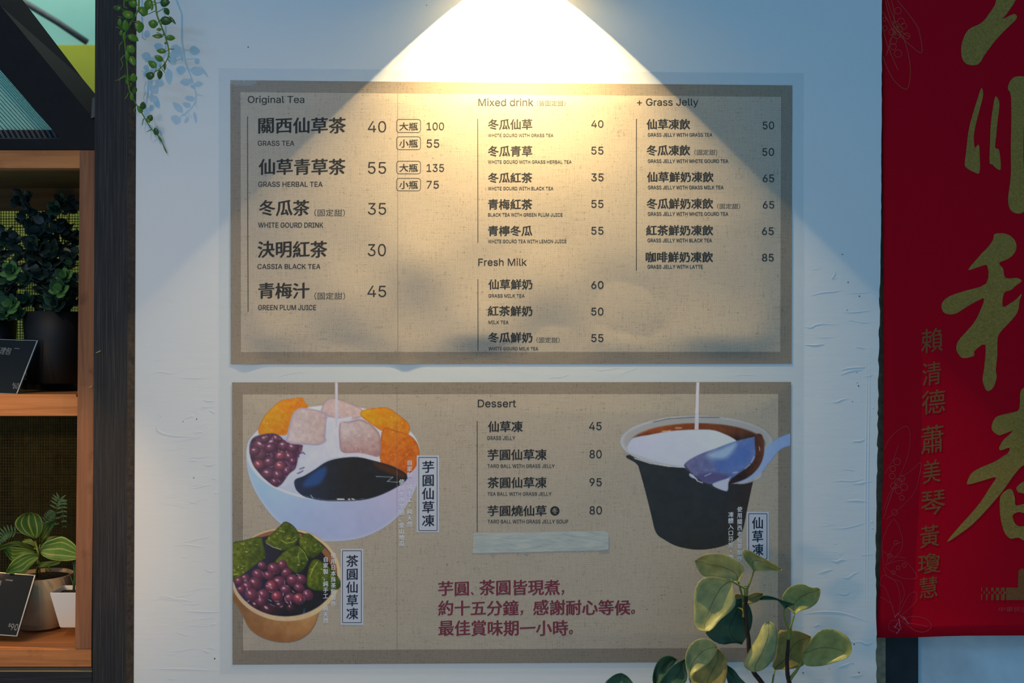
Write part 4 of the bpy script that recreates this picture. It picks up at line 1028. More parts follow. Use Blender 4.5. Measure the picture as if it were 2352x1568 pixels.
def lens_leaf_mesh(name, mat, tip=.25, thick=.28, cup=0.0):
    """small plump leaf, unit length along +Z from the origin, width about .8"""
    V, F = [], []; n, s = 7, 8
    for i in range(n + 1):
        t = i / n; w = .42 * math.sin(math.pi * t ** .85) ** .62 * (1 - tip * t * t)
        if i in (0, n): w = .012
        for k in range(s):
            a = 2 * math.pi * k / s
            V.append((w * math.cos(a), w * thick * math.sin(a) + cup * (t - .5) ** 2 * 4 - cup, t))
    for i in range(n):
        for k in range(s):
            k2 = (k + 1) % s; F.append((i * s + k, i * s + k2, (i + 1) * s + k2, (i + 1) * s + k))
    me = bpy.data.meshes.new(name); me.from_pydata(V, [], F); me.materials.append(MAT[mat])
    me.polygons.foreach_set('use_smooth', [True] * len(F)); me.update(); return me
def place(name, me, M, parent):
    o = bpy.data.objects.new(name, me); COL.objects.link(o); o.parent = parent
    o.matrix_parent_inverse = Matrix.Translation(-Vector(parent.location)); o.matrix_basis = M; return o
def leaf_matrix(base, direction, normal, length, width=None):
    z = Vector(direction).normalized(); y = (Vector(normal) - z * Vector(normal).dot(z)).normalized(); x = y.cross(z)
    M = Matrix((x, y, z)).transposed().to_4x4(); w = width or length
    return Matrix.Translation(base) @ M @ Matrix.Diagonal((w, w, length, 1))

# ------------------------------------------------------------------ hanging vines
def zv(x, y): return (x / 4.355 + 250, y / 4.355)
rv = random.Random(21)
VL = lens_leaf_mesh('vine_leaf', 'vine_leaf', .1, .30); VD = lens_leaf_mesh('vine_leaf', 'vine_leaf_dark', .1, .30)
def vine(label, stem, Ys, leaves, roots, hang):
    y0 = Ys[0]
    P2 = smooth_path([(*zv(x, y), Y) for (x, y), Y in zip(stem, Ys)], 4)
    top = W(P2[0][0], P2[0][1], P2[0][2]); root = empty('hanging_vine', hang, label, 'vine', 'plastic vines hanging at the post')
    pts = [Vector(hang), top + Vector((0, 0, .06))] + [W(p[0], p[1], p[2]) for p in P2]
    n = len(pts); tube('stem', pts, [.0022 - .0012 * i / n for i in range(n)], 'vine_green', root, 6)
    P2a = np.array(P2)
    for (x, y, rx, ry, rot, dark) in leaves:
        px, py = zv(x, y); rx /= 4.355; ry /= 4.355
        d = np.hypot(P2a[:, 0] - px, P2a[:, 1] - py); q = P2a[int(np.argmin(d))]
        Yc = q[2] + rv.uniform(-.010, .004)
        Yc = min(Yc, -.006)
        away = np.array([px - q[0], py - q[1]])
        long = max(rx, ry); wide = min(rx, ry)
        a = math.radians(rot) + (0 if rx >= ry else math.pi / 2)
        dv = np.array([math.cos(a), math.sin(a)])
        if dv @ away < 0: dv = -dv
        b = W(px - dv[0] * long, py - dv[1] * long, Yc); t = W(px + dv[0] * long, py + dv[1] * long, Yc + rv.uniform(-.006, .006))
        ln = (t - b).length
        place('leaf', VD if dark else VL, leaf_matrix(b, t - b, (rv.uniform(-.35, .35), -1, rv.uniform(-.1, .5)), ln, wide / .42 / 1000 * .97), root)
        if d.min() > max(rx, ry) * .8:
            Vv, Ff = tube_data([W(q[0], q[1], q[2]), b], .0009, 5); mesh('leaf_stalk', Vv, Ff, 'vine_green', root, True)
    for path in roots:
        c = zv(*path[0]); Y = P2a[int(np.argmin(np.hypot(P2a[:, 0] - c[0], P2a[:, 1] - c[1])))][2]
        Vv, Ff = tube_data([W(*zv(*p), Y - .002 * i) for i, p in enumerate(path)], [.0011 - .0006 * i / len(path) for i in range(len(path))], 5); mesh('rootlet', Vv, Ff, 'vine_green', root, True)
    return root
D, N = True, False
vine('longer plastic vine hanging over the charred post edge, tip touching the wall',
     [(300, 0), (295, 90), (250, 180), (200, 260), (160, 340), (163, 450), (175, 560), (185, 690), (200, 880), (250, 1000), (330, 1130), (420, 1280), (510, 1380), (578, 1530)],
     [-.085, -.085, -.085, -.082, -.08, -.075, -.07, -.062, -.05, -.04, -.028, -.018, -.010, -.003],
     [(90, 82, 46, 40, 10, D), (190, 145, 62, 50, 30, N), (108, 222, 28, 40, 0, N), (168, 255, 35, 62, 0, N), (305, 270, 45, 62, 0, N), (240, 38, 46, 42, 20, N), (345, 112, 52, 48, 60, N), (245, 380, 60, 40, 30, N), (220, 492, 50, 46, 50, N), (235, 608, 34, 56, -25, N),
      (248, 775, 36, 44, 0, N), (187, 790, 27, 52, 10, N), (182, 550, 21, 50, 0, N), (255, 900, 30, 38, 10, D), (230, 965, 21, 42, 0, N), (342, 1055, 31, 40, 0, D), (310, 1095, 24, 46, -30, N), (412, 1180, 33, 36, 20, D), (395, 1205, 18, 30, -30, N), (472, 1315, 30, 40, -20, D), (155, 370, 18, 50, 0, N), (515, 1395, 12, 42, -28, N), (560, 1490, 7, 40, -25, D), (125, 320, 18, 36, 20, N)],
     [[(140, 412), (110, 450), (105, 505)], [(155, 552), (122, 590), (140, 650), (112, 702)], [(165, 745), (110, 790), (65, 808)], [(175, 760), (120, 785), (98, 815)], [(195, 930), (180, 965), (160, 990)], [(200, 830), (225, 835), (215, 870), (200, 860)], [(270, 1068), (250, 1100), (262, 1132)], [(350, 1185), (335, 1250)], [(425, 1295), (380, 1318)], [(150, 180), (95, 165)], [(140, 290), (70, 270)]],
     (-.86, -.012, .93))
vine('shorter plastic vine hanging in front of the white wall',
     [(450, -40), (470, 60), (482, 150), (520, 250), (560, 350), (590, 450), (600, 540), (575, 610), (520, 680), (455, 722)],
     [-.088, -.088, -.088, -.087, -.086, -.085, -.084, -.083, -.082, -.082],
     [(395, 45, 50, 55, 0, N), (440, 238, 48, 44, 20, N), (572, 208, 60, 45, 10, D), (500, 295, 25, 22, 0, N), (487, 362, 55, 28, 5, N), (618, 378, 48, 30, 5, N), (572, 430, 20, 15, 0, N), (525, 510, 50, 27, 5, N), (500, 582, 50, 30, 30, N), (435, 642, 52, 34, 38, N), (410, 756, 44, 42, 20, D), (510, 748, 27, 48, 5, D), (560, 665, 17, 45, 0, D), (580, 115, 28, 42, -25, D), (562, 25, 50, 46, 0, D), (640, 205, 14, 52, -38, D), (430, 70, 16, 40, 0, N), (330, 120, 20, 45, -20, N)],
     [[(480, 325), (520, 340), (555, 350)], [(600, 490), (655, 492)], [(585, 585), (612, 618)], [(530, 690), (560, 725)], [(515, 680), (512, 645)], [(600, 560), (612, 580)]],
     (-.83, -.012, .935))
vine('short vine strand with one leaf at the top of the post',
     [(150, -60), (152, 20), (155, 72), (190, 82)], [-.06, -.06, -.06, -.06],
     [(175, -10, 40, 34, 20, N)], [[(155, 70), (185, 78)]], (-.90, -.012, .91))

# ------------------------------------------------------------------ plants and price cards in the cabinet
def pot_round(name, cx, ytop, ybot, r_top, r_bot, Y, mat, parent, lip=.004):
    zt_, zb_ = W(0, ytop, Y).z, W(0, ybot, Y).z; x = W(cx, 0, Y).x; k = (DIST + Y) / DIST / 1000
    h = zt_ - zb_; rt, rb = r_top * k, r_bot * k
    return lathe(name, [(.0005, 0), (rb * .9, 0), (rb, .004), (lerp(rb, rt, .5), h * .5), (rt, h), (rt - lip, h), (rt - lip * 1.4, h - .02), (.0005, h - .02)], (x, Y, zb_), mat, parent, 48)
re_ = random.Random(31)
E1 = lens_leaf_mesh('leaf', 'euc_dark', -.05, .12, .10); E2 = lens_leaf_mesh('leaf', 'euc_mid', -.05, .12, .10); E3 = lens_leaf_mesh('leaf', 'euc_bright', -.05, .14, .12)
def rosette(root, c, s, meshes, n=5, tilt=.5):
    for ring_ in range(2):
        for k in range(n):
            a = 2 * math.pi * k / n + ring_ * .6 + re_.uniform(-.2, .2); e = tilt if ring_ == 0 else tilt + .5
            d = Vector((math.cos(a) * math.cos(e), -math.sin(e) * .8 - .1, math.sin(a) * math.cos(e) * .8 + .15))
            l = s * (1.0 if ring_ == 0 else .72) * re_.uniform(.85, 1.1)
            place('leaf', re_.choice(meshes), leaf_matrix(c, d, Vector((0, -1, .5)) - d * .2, l, l * .95), root)
def bushy(label, potx, poty0, poty1, rt, rb, Y, tips, dark_n, spread, group=None):
    root = empty('potted_eucalyptus', W(potx, poty1, Y), label, 'plant', group)
    pot_round('pot', potx, poty0, poty1, rt, rb, Y, 'black_plastic', root)
    zc = W(potx, poty0, Y)
    mouth = zc + Vector((0, 0, -.01))
    for x, yy, dY, s, kind in tips:
        c = W(x, yy, Y + dY); mid = (mouth + c) / 2 + Vector((re_.uniform(-.01, .01), .01, .01))
        tube('stem', [mouth + Vector((re_.uniform(-.03, .03), 0, 0)), mid, c], [.002, .0016, .001], 'stem_green' if kind == 'b' else 'bark_dark', root, 5)
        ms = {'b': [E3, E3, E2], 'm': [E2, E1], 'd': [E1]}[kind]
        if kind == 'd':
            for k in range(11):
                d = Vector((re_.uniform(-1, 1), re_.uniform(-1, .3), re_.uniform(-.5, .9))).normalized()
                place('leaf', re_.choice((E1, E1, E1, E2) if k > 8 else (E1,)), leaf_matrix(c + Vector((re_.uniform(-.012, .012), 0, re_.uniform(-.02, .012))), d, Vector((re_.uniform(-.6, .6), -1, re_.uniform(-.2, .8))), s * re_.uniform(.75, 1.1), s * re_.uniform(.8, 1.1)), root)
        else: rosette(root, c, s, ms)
        for t in (.45, .62, .8):
            q = mouth.lerp(c, t) + Vector((re_.uniform(-.006, .006), 0, 0))
            for sd in (-1, 1):
                a = re_.uniform(-.6, .6); d = Vector((sd * math.cos(a), re_.uniform(-.7, .2), .35 + .4 * math.sin(a)))
                place('leaf', E1 if kind != 'b' or re_.random() < .6 else E2, leaf_matrix(q, d, (0, -.7, 1), s * 1.15), root)
    return root
bushy('dark leafy plant with pale green tips in the larger black pot, upper bay', 128, 716, 880, 70, 60, .16,
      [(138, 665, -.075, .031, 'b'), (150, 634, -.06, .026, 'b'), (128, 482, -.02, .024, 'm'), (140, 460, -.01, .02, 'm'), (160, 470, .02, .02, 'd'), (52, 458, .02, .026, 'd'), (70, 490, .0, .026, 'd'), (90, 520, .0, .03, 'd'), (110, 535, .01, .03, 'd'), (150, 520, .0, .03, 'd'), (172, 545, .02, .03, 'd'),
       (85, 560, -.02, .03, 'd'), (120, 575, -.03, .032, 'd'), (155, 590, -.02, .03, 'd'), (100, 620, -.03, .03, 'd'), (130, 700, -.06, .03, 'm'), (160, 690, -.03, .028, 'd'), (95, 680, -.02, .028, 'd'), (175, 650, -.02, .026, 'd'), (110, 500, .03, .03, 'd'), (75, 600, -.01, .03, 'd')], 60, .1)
bushy('leafy plant with bright rosettes in a black pot at the cabinet edge, upper bay', -18, 735, 885, 52, 46, .155,
      [(28, 622, -.06, .031, 'b'), (58, 640, -.05, .026, 'm'), (25, 700, -.065, .032, 'b'), (4, 690, -.05, .026, 'b'), (60, 690, -.03, .028, 'm'), (20, 540, .0, .03, 'd'), (-10, 560, .0, .03, 'd'), (40, 580, .0, .03, 'd'), (45, 720, -.05, .024, 'm'), (8, 720, -.06, .024, 'b'), (20, 660, -.03, .028, 'd')], 20, .1)
tray = boxw('black_tray', W(-40, 0, .26).x, W(196, 0, .26).x, .215, .275, zm, zm + .026, 'black_plastic', None, .002); tag(tray, 'low black tray behind the pots on the middle shelf', 'tray')

def zL(x, y): return (x / 3.58, y / 3.58 + 1130)
var = empty('variegated_plant', W(95, 1427, .17), 'yellow striped leafy plant in a tan clay pot, lower bay', 'plant')
pot_round('pot', 97, 1318, 1436, 68, 50, .17, 'terracotta_tan', var, .005)
V_ = []
ctr = W(97, 1326, .17); V_ = [ctr + Vector((.066 * math.cos(k * math.pi / 12), .066 * math.sin(k * math.pi / 12), 0)) for k in range(24)]
mesh('soil', V_, [tuple(range(24))], 'soil', var)
VAR = [([(318, 520), (300, 503), (220, 505), (150, 530), (90, 580), (50, 665), (130, 672), (200, 672), (250, 612), (310, 548)], 0, 5, .13, .07, 'varieg', .004),
       ([(325, 480), (335, 455), (370, 410), (440, 380), (510, 362), (570, 390), (625, 440), (655, 520), (640, 550), (540, 567), (430, 557), (350, 522)], 0, 7, .12, .09, 'varieg', .008),
       ([(300, 492), (230, 472), (170, 458), (90, 452), (30, 470), (60, 520), (100, 568), (150, 542), (220, 508)], 0, 4, .15, .12, 'varieg', .004),
       ([(285, 385), (270, 372), (180, 340), (125, 280), (130, 230), (180, 185), (245, 163), (320, 185), (352, 240), (350, 310), (312, 370)], 0, 6, .16, .13, 'varieg_dark', .006),
       ([(300, 478), (200, 420), (120, 403), (40, 428), (-10, 452), (-40, 490), (20, 468), (120, 442), (200, 458), (280, 486)], 0, 5, .16, .10, 'varieg_dark', .003),
       ([(330, 400), (322, 345), (370, 250), (430, 236), (465, 240), (430, 300), (392, 370), (350, 402)], 0, 4, .18, .20, 'varieg', .004),
       ([(335, 440), (345, 415), (380, 372), (480, 360), (515, 365), (440, 390), (375, 420)], 0, 4, .15, .17, 'varieg_dark', .003),
       ([(290, 604), (280, 594), (380, 570), (500, 565), (485, 590), (400, 612), (320, 618)], 0, 3, .14, .09, 'varieg_dark', .003),
       ([(300, 455), (250, 430), (185, 410), (200, 388), (250, 384), (290, 420)], 0, 3, .18, .20, 'varieg', .003)]
for pts, b, t, yb, yt, m, cup in VAR: outline_leaf('leaf', [zL(*p) for p in pts], b, t, yb, yt, m, var, cup, rib=None)
tube('stem', [W(*zL(300, 700), .17), W(*zL(315, 560), .15), W(*zL(318, 500), .14), W(*zL(290, 400), .155)], [.004, .0035, .003, .002], 'stem_green', var, 6)
for a, b in (((318, 500), (330, 430)), ((310, 480), (280, 460)), ((380, 670), (375, 620)), ((420, 665), (400, 612)), ((330, 690), (318, 540))):
    tube('stalk', [W(*zL(*a), .15), W(*zL((a[0] + b[0]) / 2, (a[1] + b[1]) / 2 - 4), .148), W(*zL(*b), .15)], .0017, 'stem_green', var, 5)

def fern(label, frm, to, bend, n, ln, Y):
    root = empty('fern_frond', W(*frm, Y), label, 'fern', 'fern fronds behind the striped plant')
    P = [(lerp(frm[0], to[0], t) + bend[0] * math.sin(math.pi * t), lerp(frm[1], to[1], t) + bend[1] * math.sin(math.pi * t)) for t in np.linspace(0, 1, n)]
    tube('stem', [W(*p, Y) for p in P], .0009, 'fern', root, 5)
    FL = lens_leaf_mesh('leaflet', 'fern', .3, .12)
    for i in range(2, n):
        d = W(*P[i], Y) - W(*P[i - 1], Y); side = Vector((d.z, 0, -d.x)).normalized()
        l = ln * math.sin(math.pi * (i / n) ** .7 * .96 + .04) + .002
        for s in (-1, 1): place('leaflet', FL, leaf_matrix(W(*P[i], Y), side * s + d.normalized() * .35, (0, -1, .1), l, .006), root)
fern('grey green fern frond arching over the striped plant', (120, 1235), (148, 1208), (2, -75), 18, .019, .22)
fern('fern frond lying at the left behind the striped plant', (50, 1225), (-6, 1250), (-8, -14), 12, .018, .21)
fern('small fern frond rising behind the folded striped leaf', (95, 1215), (124, 1178), (4, -10), 12, .014, .24)

wp = empty('white_planter', W(160, 1436, .10), 'small square white planter at the lower shelf corner', 'planter')
def square_pot():
    bm = bmesh.new(); Y = .10
    c = W(166, 1436, Y); zt_ = W(0, 1352, Y).z; h = zt_ - c.z
    def loop(s, z): return [bm.verts.new((c.x + sx * s, c.y + sy * s, c.z + z)) for sx, sy in ((-1, -1), (1, -1), (1, 1), (-1, 1))]
    rows = [loop(.021, 0), loop(.038, h), loop(.035, h), loop(.033, h - .012)]
    for a, b in zip(rows[:-1], rows[1:]):
        for k in range(4): bm.faces.new((a[k], a[(k + 1) % 4], b[(k + 1) % 4], b[k]))
    bm.faces.new(rows[0][::-1])
    bmesh.ops.bevel(bm, geom=[e for e in bm.edges], offset=.002, segments=2, affect='EDGES')
    from_bm('pot', bm, 'white_ceramic', wp)
    mesh('soil', [(c.x + sx * .033, c.y + sy * .033, c.z + h - .010) for sx, sy in ((-1, -1), (1, -1), (1, 1), (-1, 1))], [(0, 1, 2, 3)], 'soil', wp)
square_pot()
for k, (x, yy) in enumerate(((168, 1290), (176, 1300), (160, 1318), (172, 1270))):
    tube('sprout', [W(168 + k, 1354, .10), W((168 + x) / 2 + 3, (1354 + yy) / 2, .10), W(x, yy, .10)], [.0018, .0015, .0006], 'fern', wp, 5)

def price_card(label, poly, Yt, Yb, foot, lines):
    """clear sign stand leaning back, black card inside"""
    (ax, ay), (bx, by), (cx, cy), (dx, dy) = poly
    root = empty('price_card', W(cx, cy, Yb), label, 'price sign')
    c0, c1, c2 = W(ax, ay, Yt), W(bx, by, Yt), W(cx, cy, Yb); nrm = (c1 - c0).cross(c2 - c1).normalized(); nrm = nrm if nrm.y < 0 else -nrm
    def S(u, v, out=0.0): return c0 + (c1 - c0) * u + (c2 - c1) * v + nrm * out
    def slab(name, u0, u1, v0, v1, o0, o1, mat, par=root):
        q = [S(u, v, o) for o in (o1, o0) for u, v in ((u0, v0), (u1, v0), (u1, v1), (u0, v1))]
        return mesh(name, q, [(0, 1, 2, 3), (7, 6, 5, 4), (0, 4, 5, 1), (1, 5, 6, 2), (2, 6, 7, 3), (3, 7, 4, 0)], mat, par)
    card = slab('black_card', 0, .955, .01, .975, 0, .0012, 'card_black')
    slab('front_sheet', 0, 1, 0, 1, .0016, .0036, 'acrylic'); slab('back_sheet', 0, 1, 0, 1, -.003, -.001, 'acrylic')
    slab('edge_highlight', .975, .993, 0, 1, .0037, .0041, 'acrylic_highlight'); slab('edge_highlight', 0, .97, .985, 1.0, .0037, .0041, 'acrylic_highlight'); slab('edge_highlight', 0, .97, 0, .010, .0037, .0041, 'acrylic_highlight')  # pale strips imitate the bright highlights along the acrylic edges
    f = foot; ft = W(*f, Yb + .06); mesh('foot', [S(0, 1), S(1, 1), ft, ft - (c1 - c0)], [(0, 1, 2, 3)], 'acrylic', root).modifiers.new('t', 'SOLIDIFY').thickness = .002
    for s, kind, u0, v0, u1, v1, shear, nbk in lines:
        V, F = text_layout(s, kind, False, 0, nbk); lo, hi = V.min(0), V.max(0)
        un = (V[:, 0] - lo[0]) / (hi[0] - lo[0]); vn = (V[:, 1] - lo[1]) / (hi[1] - lo[1])
        mesh('card_text', [S(lerp(u0, u1, a), lerp(v1, v0, b), .0014) for a, b in zip(un, vn)], F, 'card_text', card)
    return root
# upper card: outline px TL, TR, BR, BL
price_card('black price card reading $60 in a clear stand on the middle shelf', [(-70, 778), (90, 783), (42, 907), (-96, 902)], .075, .02, (60, 897),
           [('料理包', 'c', .425, .14, .665, .275, 0, NIB_THIN), ('(Pork)', 'l', .70, .145, .765, .168, 0, None), ('$', 'l', .865, .78, .887, .835, 0, NL), ('60', 'l', .890, .79, .955, .893, 0, NL)])
price_card('black price card reading $90 in a clear stand on the bottom shelf', [(-60, 1310), (84, 1321), (42, 1462), (-84, 1454)], .085, .03, (98, 1438),
           [('凍磚', 'c', .34, .125, .49, .235, 0, NIB_THIN), ('(500g)', 'l', .545, .10, .655, .128, 0, None), ('$', 'l', .80, .795, .838, .862, 0, NL), ('90', 'l', .845, .80, .955, .905, 0, NL)])

# ------------------------------------------------------------------ red banner, door frame and pale panel at the right
frame_ = empty('door_frame', W(2060, 1950, .05), 'dark door frame with a brown edge behind the red banner', 'door frame')
prism('frame_edge', rect(2006, -500, 2034, 1950), .036, .07, 'frame_edge', frame_)
prism('frame_post', rect(2032, -500, 2109, 1950), .042, .08, 'dark_frame', frame_)
pp = prism('pale_panel', rect(2107, -500, 2700, 1950), .052, .07, 'pale_panel'); tag(pp, 'pale blue grey stained panel below the red banner', 'panel')
BY = .012
def ban_left(y): return float(np.interp(y, [-400, 0, 400, 700, 900, 1100, 1300, 1464], [2027, 2027, 2027, 2029, 2030, 2028, 2022, 2011]))
def ban_bottom(x): return float(np.interp(x, [2011, 2060, 2110, 2160, 2220, 2352, 2640], [1464, 1464, 1463, 1461, 1459.5, 1459, 1461]))
def surf_ban(x, y): return BY + .003 * math.sin(x / 90 + y / 300) - .004 * max(0, (y - 1380) / 84) ** 2 * math.exp(-((x - 2230) / 120) ** 2) - .004 * max(0, (y - 900) / 560) * max(0, 1 - (x - 2011) / 40)
ban = empty('red_banner', W(2200, 1462, BY), 'dark red paper banner with gold brush calligraphy beside the wall', 'banner')
V_, F_ = [], []
NJ, NI = 70, 24
for j in range(NJ + 1):
    for i in range(NI + 1):
        u = i / NI; v = j / NJ; yy = -380 + v * (1464 + 380); x = lerp(ban_left(yy), 2640, u); yb = yy if j < NJ - 8 else lerp(yy, yy - (1464 - ban_bottom(x)), (j - NJ + 8) / 8)
        V_.append(W(x, yb, surf_ban(x, yb)))
for j in range(NJ):
    for i in range(NI): a = j * (NI + 1) + i; F_.append((a, a + NI + 1, a + NI + 2, a + 1))
bs = mesh('paper', V_, F_, 'banner_red', ban, True); md = bs.modifiers.new('t', 'SOLIDIFY'); md.thickness = .0003; md.offset = -1
def stroke(pts, mat='gold_print', lift=.0006):
    P = smooth_path(pts, 3, True); P = [P[i] for i in range(len(P))]
    q = [Vector((p[0], p[1], 0)) for p in P]
    F = tessellate_polygon([q]); mesh('brush_stroke', [W(p.x, p.y, surf_ban(p.x, p.y) - lift) for p in q], [tuple(f) for f in F], mat, ban)
def zr(l): return [(x / 2.2393 + 1980, y / 2.2393) for x, y in l]
def zh(l): return [(x / 3.7327 + 2150, y / 3.7327 + 480) for x, y in l]
def zs(l): return [(x / 3.92 + 2150, y / 3.92 + 900) for x, y in l]
def zn(l): return [(x / 1.8064 + 1980, y / 1.8064 + 700) for x, y in l]
stroke(zr([(640, -60), (800, -60), (790, 0), (745, 70), (722, 98), (780, 72), (795, 95), (740, 150), (680, 215), (625, 290), (610, 318), (585, 335), (540, 330), (515, 300), (510, 250), (520, 200), (550, 150), (610, 120), (650, 75), (690, 0)]))
stroke(zr([(612, 455), (622, 470), (620, 505), (600, 580), (585, 640), (575, 700), (580, 760), (600, 742), (605, 800), (604, 888), (570, 882), (540, 865), (528, 845), (535, 780), (545, 690), (560, 620), (590, 520)]))
stroke(zr([(685, 497), (703, 515), (706, 550), (695, 640), (690, 700), (685, 760), (705, 772), (714, 868), (690, 865), (670, 845), (656, 835), (658, 740), (662, 640), (672, 560)]))
stroke(zr([(760, 420), (780, 398), (810, 392), (850, 400), (870, 450), (850, 520), (835, 600), (830, 800), (838, 1000), (835, 1080), (810, 1098), (775, 1090), (755, 1060), (752, 1010), (765, 900), (765, 750), (768, 600), (765, 490), (750, 455)]))
stroke(zh([(500, 215), (560, 207), (620, 220), (670, 260), (690, 320), (670, 380), (620, 425), (540, 462), (575, 510), (595, 590), (690, 590), (735, 615), (680, 660), (640, 695), (582, 720), (572, 836), (640, 805), (690, 770), (735, 725), (715, 790), (700, 880), (640, 960), (540, 1070), (525, 1170), (525, 1250), (512, 1380), (520, 1440), (490, 1530), (440, 1560), (410, 1510), (398, 1450), (412, 1360), (422, 1162), (330, 1215), (325, 1258), (230, 1277), (190, 1240), (172, 1190), (190, 1130), (250, 1060), (320, 980), (370, 890), (412, 768), (330, 800), (250, 845), (180, 890), (120, 903), (65, 885), (45, 830), (70, 780), (130, 740), (250, 700), (430, 638), (440, 487), (370, 495), (275, 520), (370, 405), (400, 370), (450, 320), (490, 260)]))
stroke(zs([(760, 0), (800, -40), (900, 0), (900, 640), (800, 655), (760, 680), (700, 750), (600, 890), (500, 1010), (380, 1140), (280, 1230), (100, 1350), (200, 1220), (300, 1110), (400, 990), (490, 850), (538, 768), (430, 795), (290, 832), (283, 800), (320, 730), (400, 680), (520, 630), (600, 580), (650, 545), (660, 500), (585, 525), (568, 500), (600, 440), (640, 400), (690, 350), (600, 380), (560, 388), (510, 350), (500, 310), (520, 250), (560, 215), (680, 185), (740, 165), (755, 100)]))
stroke(zs([(655, 872), (690, 890), (710, 960), (718, 1020), (800, 1005), (900, 1000), (900, 1080), (800, 1090), (740, 1080), (690, 1110), (710, 1180), (760, 1210), (900, 1200), (900, 1340), (800, 1340), (740, 1310), (670, 1320), (620, 1270), (590, 1180), (575, 1080), (575, 960), (600, 910)]))
stroke(zs([(730, 850), (800, 800), (900, 790), (900, 910), (760, 908), (728, 885)]))
def zt_(l): return [(x / 5.85 + 2010, y / 5.85 + 1300) for x, y in l]
def flat(name, pts, mat, lift=.0006): mesh(name, [W(x, y, surf_ban(x, y) - lift) for x, y in pts], [tuple(range(len(pts)))], mat, ban)
flat('seal_shape', zt_([(1760, 285), (1918, 285), (1925, 60), (1965, 32), (2200, 40), (2200, 455), (1760, 455)]), 'gold_dim')
for c, x in enumerate((1425, 1490, 1560, 1625, 1690)):
    w = (14, 22, 32, 42, 52)[c]
    for y0, y1, off in ((285, 335, 0), (335, 372, 32), (372, 455, 0)): flat('seal_shape', zt_([(x + off, y0), (x + off + w, y0), (x + off + w, y1), (x + off, y1)]), 'gold_dim')
for s, b in BANNER_NAMES: put_text('name_text', s, b, 'gold_dim', ban, surf_ban, 'c', nb=nib(.006, .003), rise=.12, lift=.0006)
for s, b in BANNER_SMALL: put_text('small_text', s, b, 'pink_line', ban, surf_ban, 'c', nb=None, lift=.0006)
def pen(name, pts, mat, w=1.2, closed=False):
    P = smooth_path(pts, 5, closed); P = P + [P[0]] if closed else P; V, F = [], []
    P = [p for p in P if p[0] > ban_left(p[1]) + 1 and p[1] < 1456]
    for i, p in enumerate(P):
        d = P[min(i + 1, len(P) - 1)] - P[max(i - 1, 0)]; d = d / (np.hypot(*d) + 1e-9)
        for s in (-1, 1): x, y = p[0] - d[1] * w / 2 * s, p[1] + d[0] * w / 2 * s; V.append(W(x, y, surf_ban(x, y) - .0006))
    for i in range(len(P) - 1):
        if np.hypot(*(P[i + 1] - P[i])) < 25: F.append((2 * i, 2 * i + 1, 2 * i + 3, 2 * i + 2))
    if F: mesh(name, V, F, mat, ban)
for l in ([(180, 0), (230, 60), (280, 130), (298, 180), (307, 270), (250, 235), (200, 190), (150, 150)], [(105, 280), (130, 350), (170, 420), (230, 458), (248, 380), (240, 290), (210, 190), (160, 130)], [(120, 5), (140, 80), (160, 130), (205, 190)], [(105, 130), (130, 230), (185, 360)],
          [(130, 0), (150, 60), (190, 150), (245, 190)], [(108, 60), (140, 120), (175, 185)], [(150, 0), (165, 70), (160, 160), (125, 285)]): pen('flower_line', zr(l), 'gold_line')
for x, y, r in ((185, 55, 17), (200, 110, 17), (215, 135, 16), (230, 185, 16), (180, 180, 18), (155, 165, 17), (160, 210, 18), (160, 240, 16), (185, 275, 19), (115, 145, 14), (172, 125, 15), (195, 150, 15), (112, 100, 12)):
    pen('berry_line', zr([(x + r * math.cos(a), y + r * math.sin(a)) for a in np.linspace(0, 2 * math.pi, 8)[:-1]]), 'gold_line', 1.0, True)
for l in ([(85, 620), (110, 560), (150, 520), (188, 505), (200, 560), (185, 640), (160, 700), (125, 780), (88, 890)], [(88, 890), (140, 740), (200, 690), (243, 655), (235, 720), (215, 780), (170, 830), (100, 890)], [(95, 700), (130, 640), (150, 580)], [(90, 850), (120, 770), (175, 720)],
          [(90, 1080), (85, 980), (130, 890), (165, 960), (160, 1020), (100, 1080)], [(95, 1080), (170, 1060), (220, 1110), (222, 1135), (160, 1130), (92, 1085)], [(100, 1075), (130, 1000), (165, 985)], [(85, 1020), (120, 1040), (180, 1050)],
          [(140, 1300), (100, 1180), (75, 1160), (90, 1120), (140, 1150), (158, 1220), (150, 1290)], [(150, 1290), (190, 1210), (220, 1190), (228, 1220), (205, 1250), (160, 1290)], [(75, 1210), (120, 1240), (135, 1290)],
          [(165, 1310), (200, 1292), (260, 1300), (288, 1330), (262, 1355), (220, 1350), (165, 1312)], [(180, 1318), (230, 1325), (275, 1335)], [(150, 1310), (120, 1310), (112, 1345), (150, 1360)], [(88, 1090), (110, 1130), (160, 1150), (175, 1200), (160, 1240)]): pen('flower_line', zn(l), 'pink_line', 1.1)
for x, y, r in ((145, 650, 14), (128, 680, 12), (125, 710, 12), (150, 735, 15), (165, 720, 13), (175, 755, 14), (130, 750, 12), (152, 770, 14), (165, 800, 10), (135, 860, 12), (115, 1040, 9), (150, 1090, 8), (175, 1080, 8), (130, 1110, 8), (140, 985, 8)):
    pen('berry_line', zn([(x + r * math.cos(a), y + r * math.sin(a)) for a in np.linspace(0, 2 * math.pi, 8)[:-1]]), 'gold_line', 1.0, True)
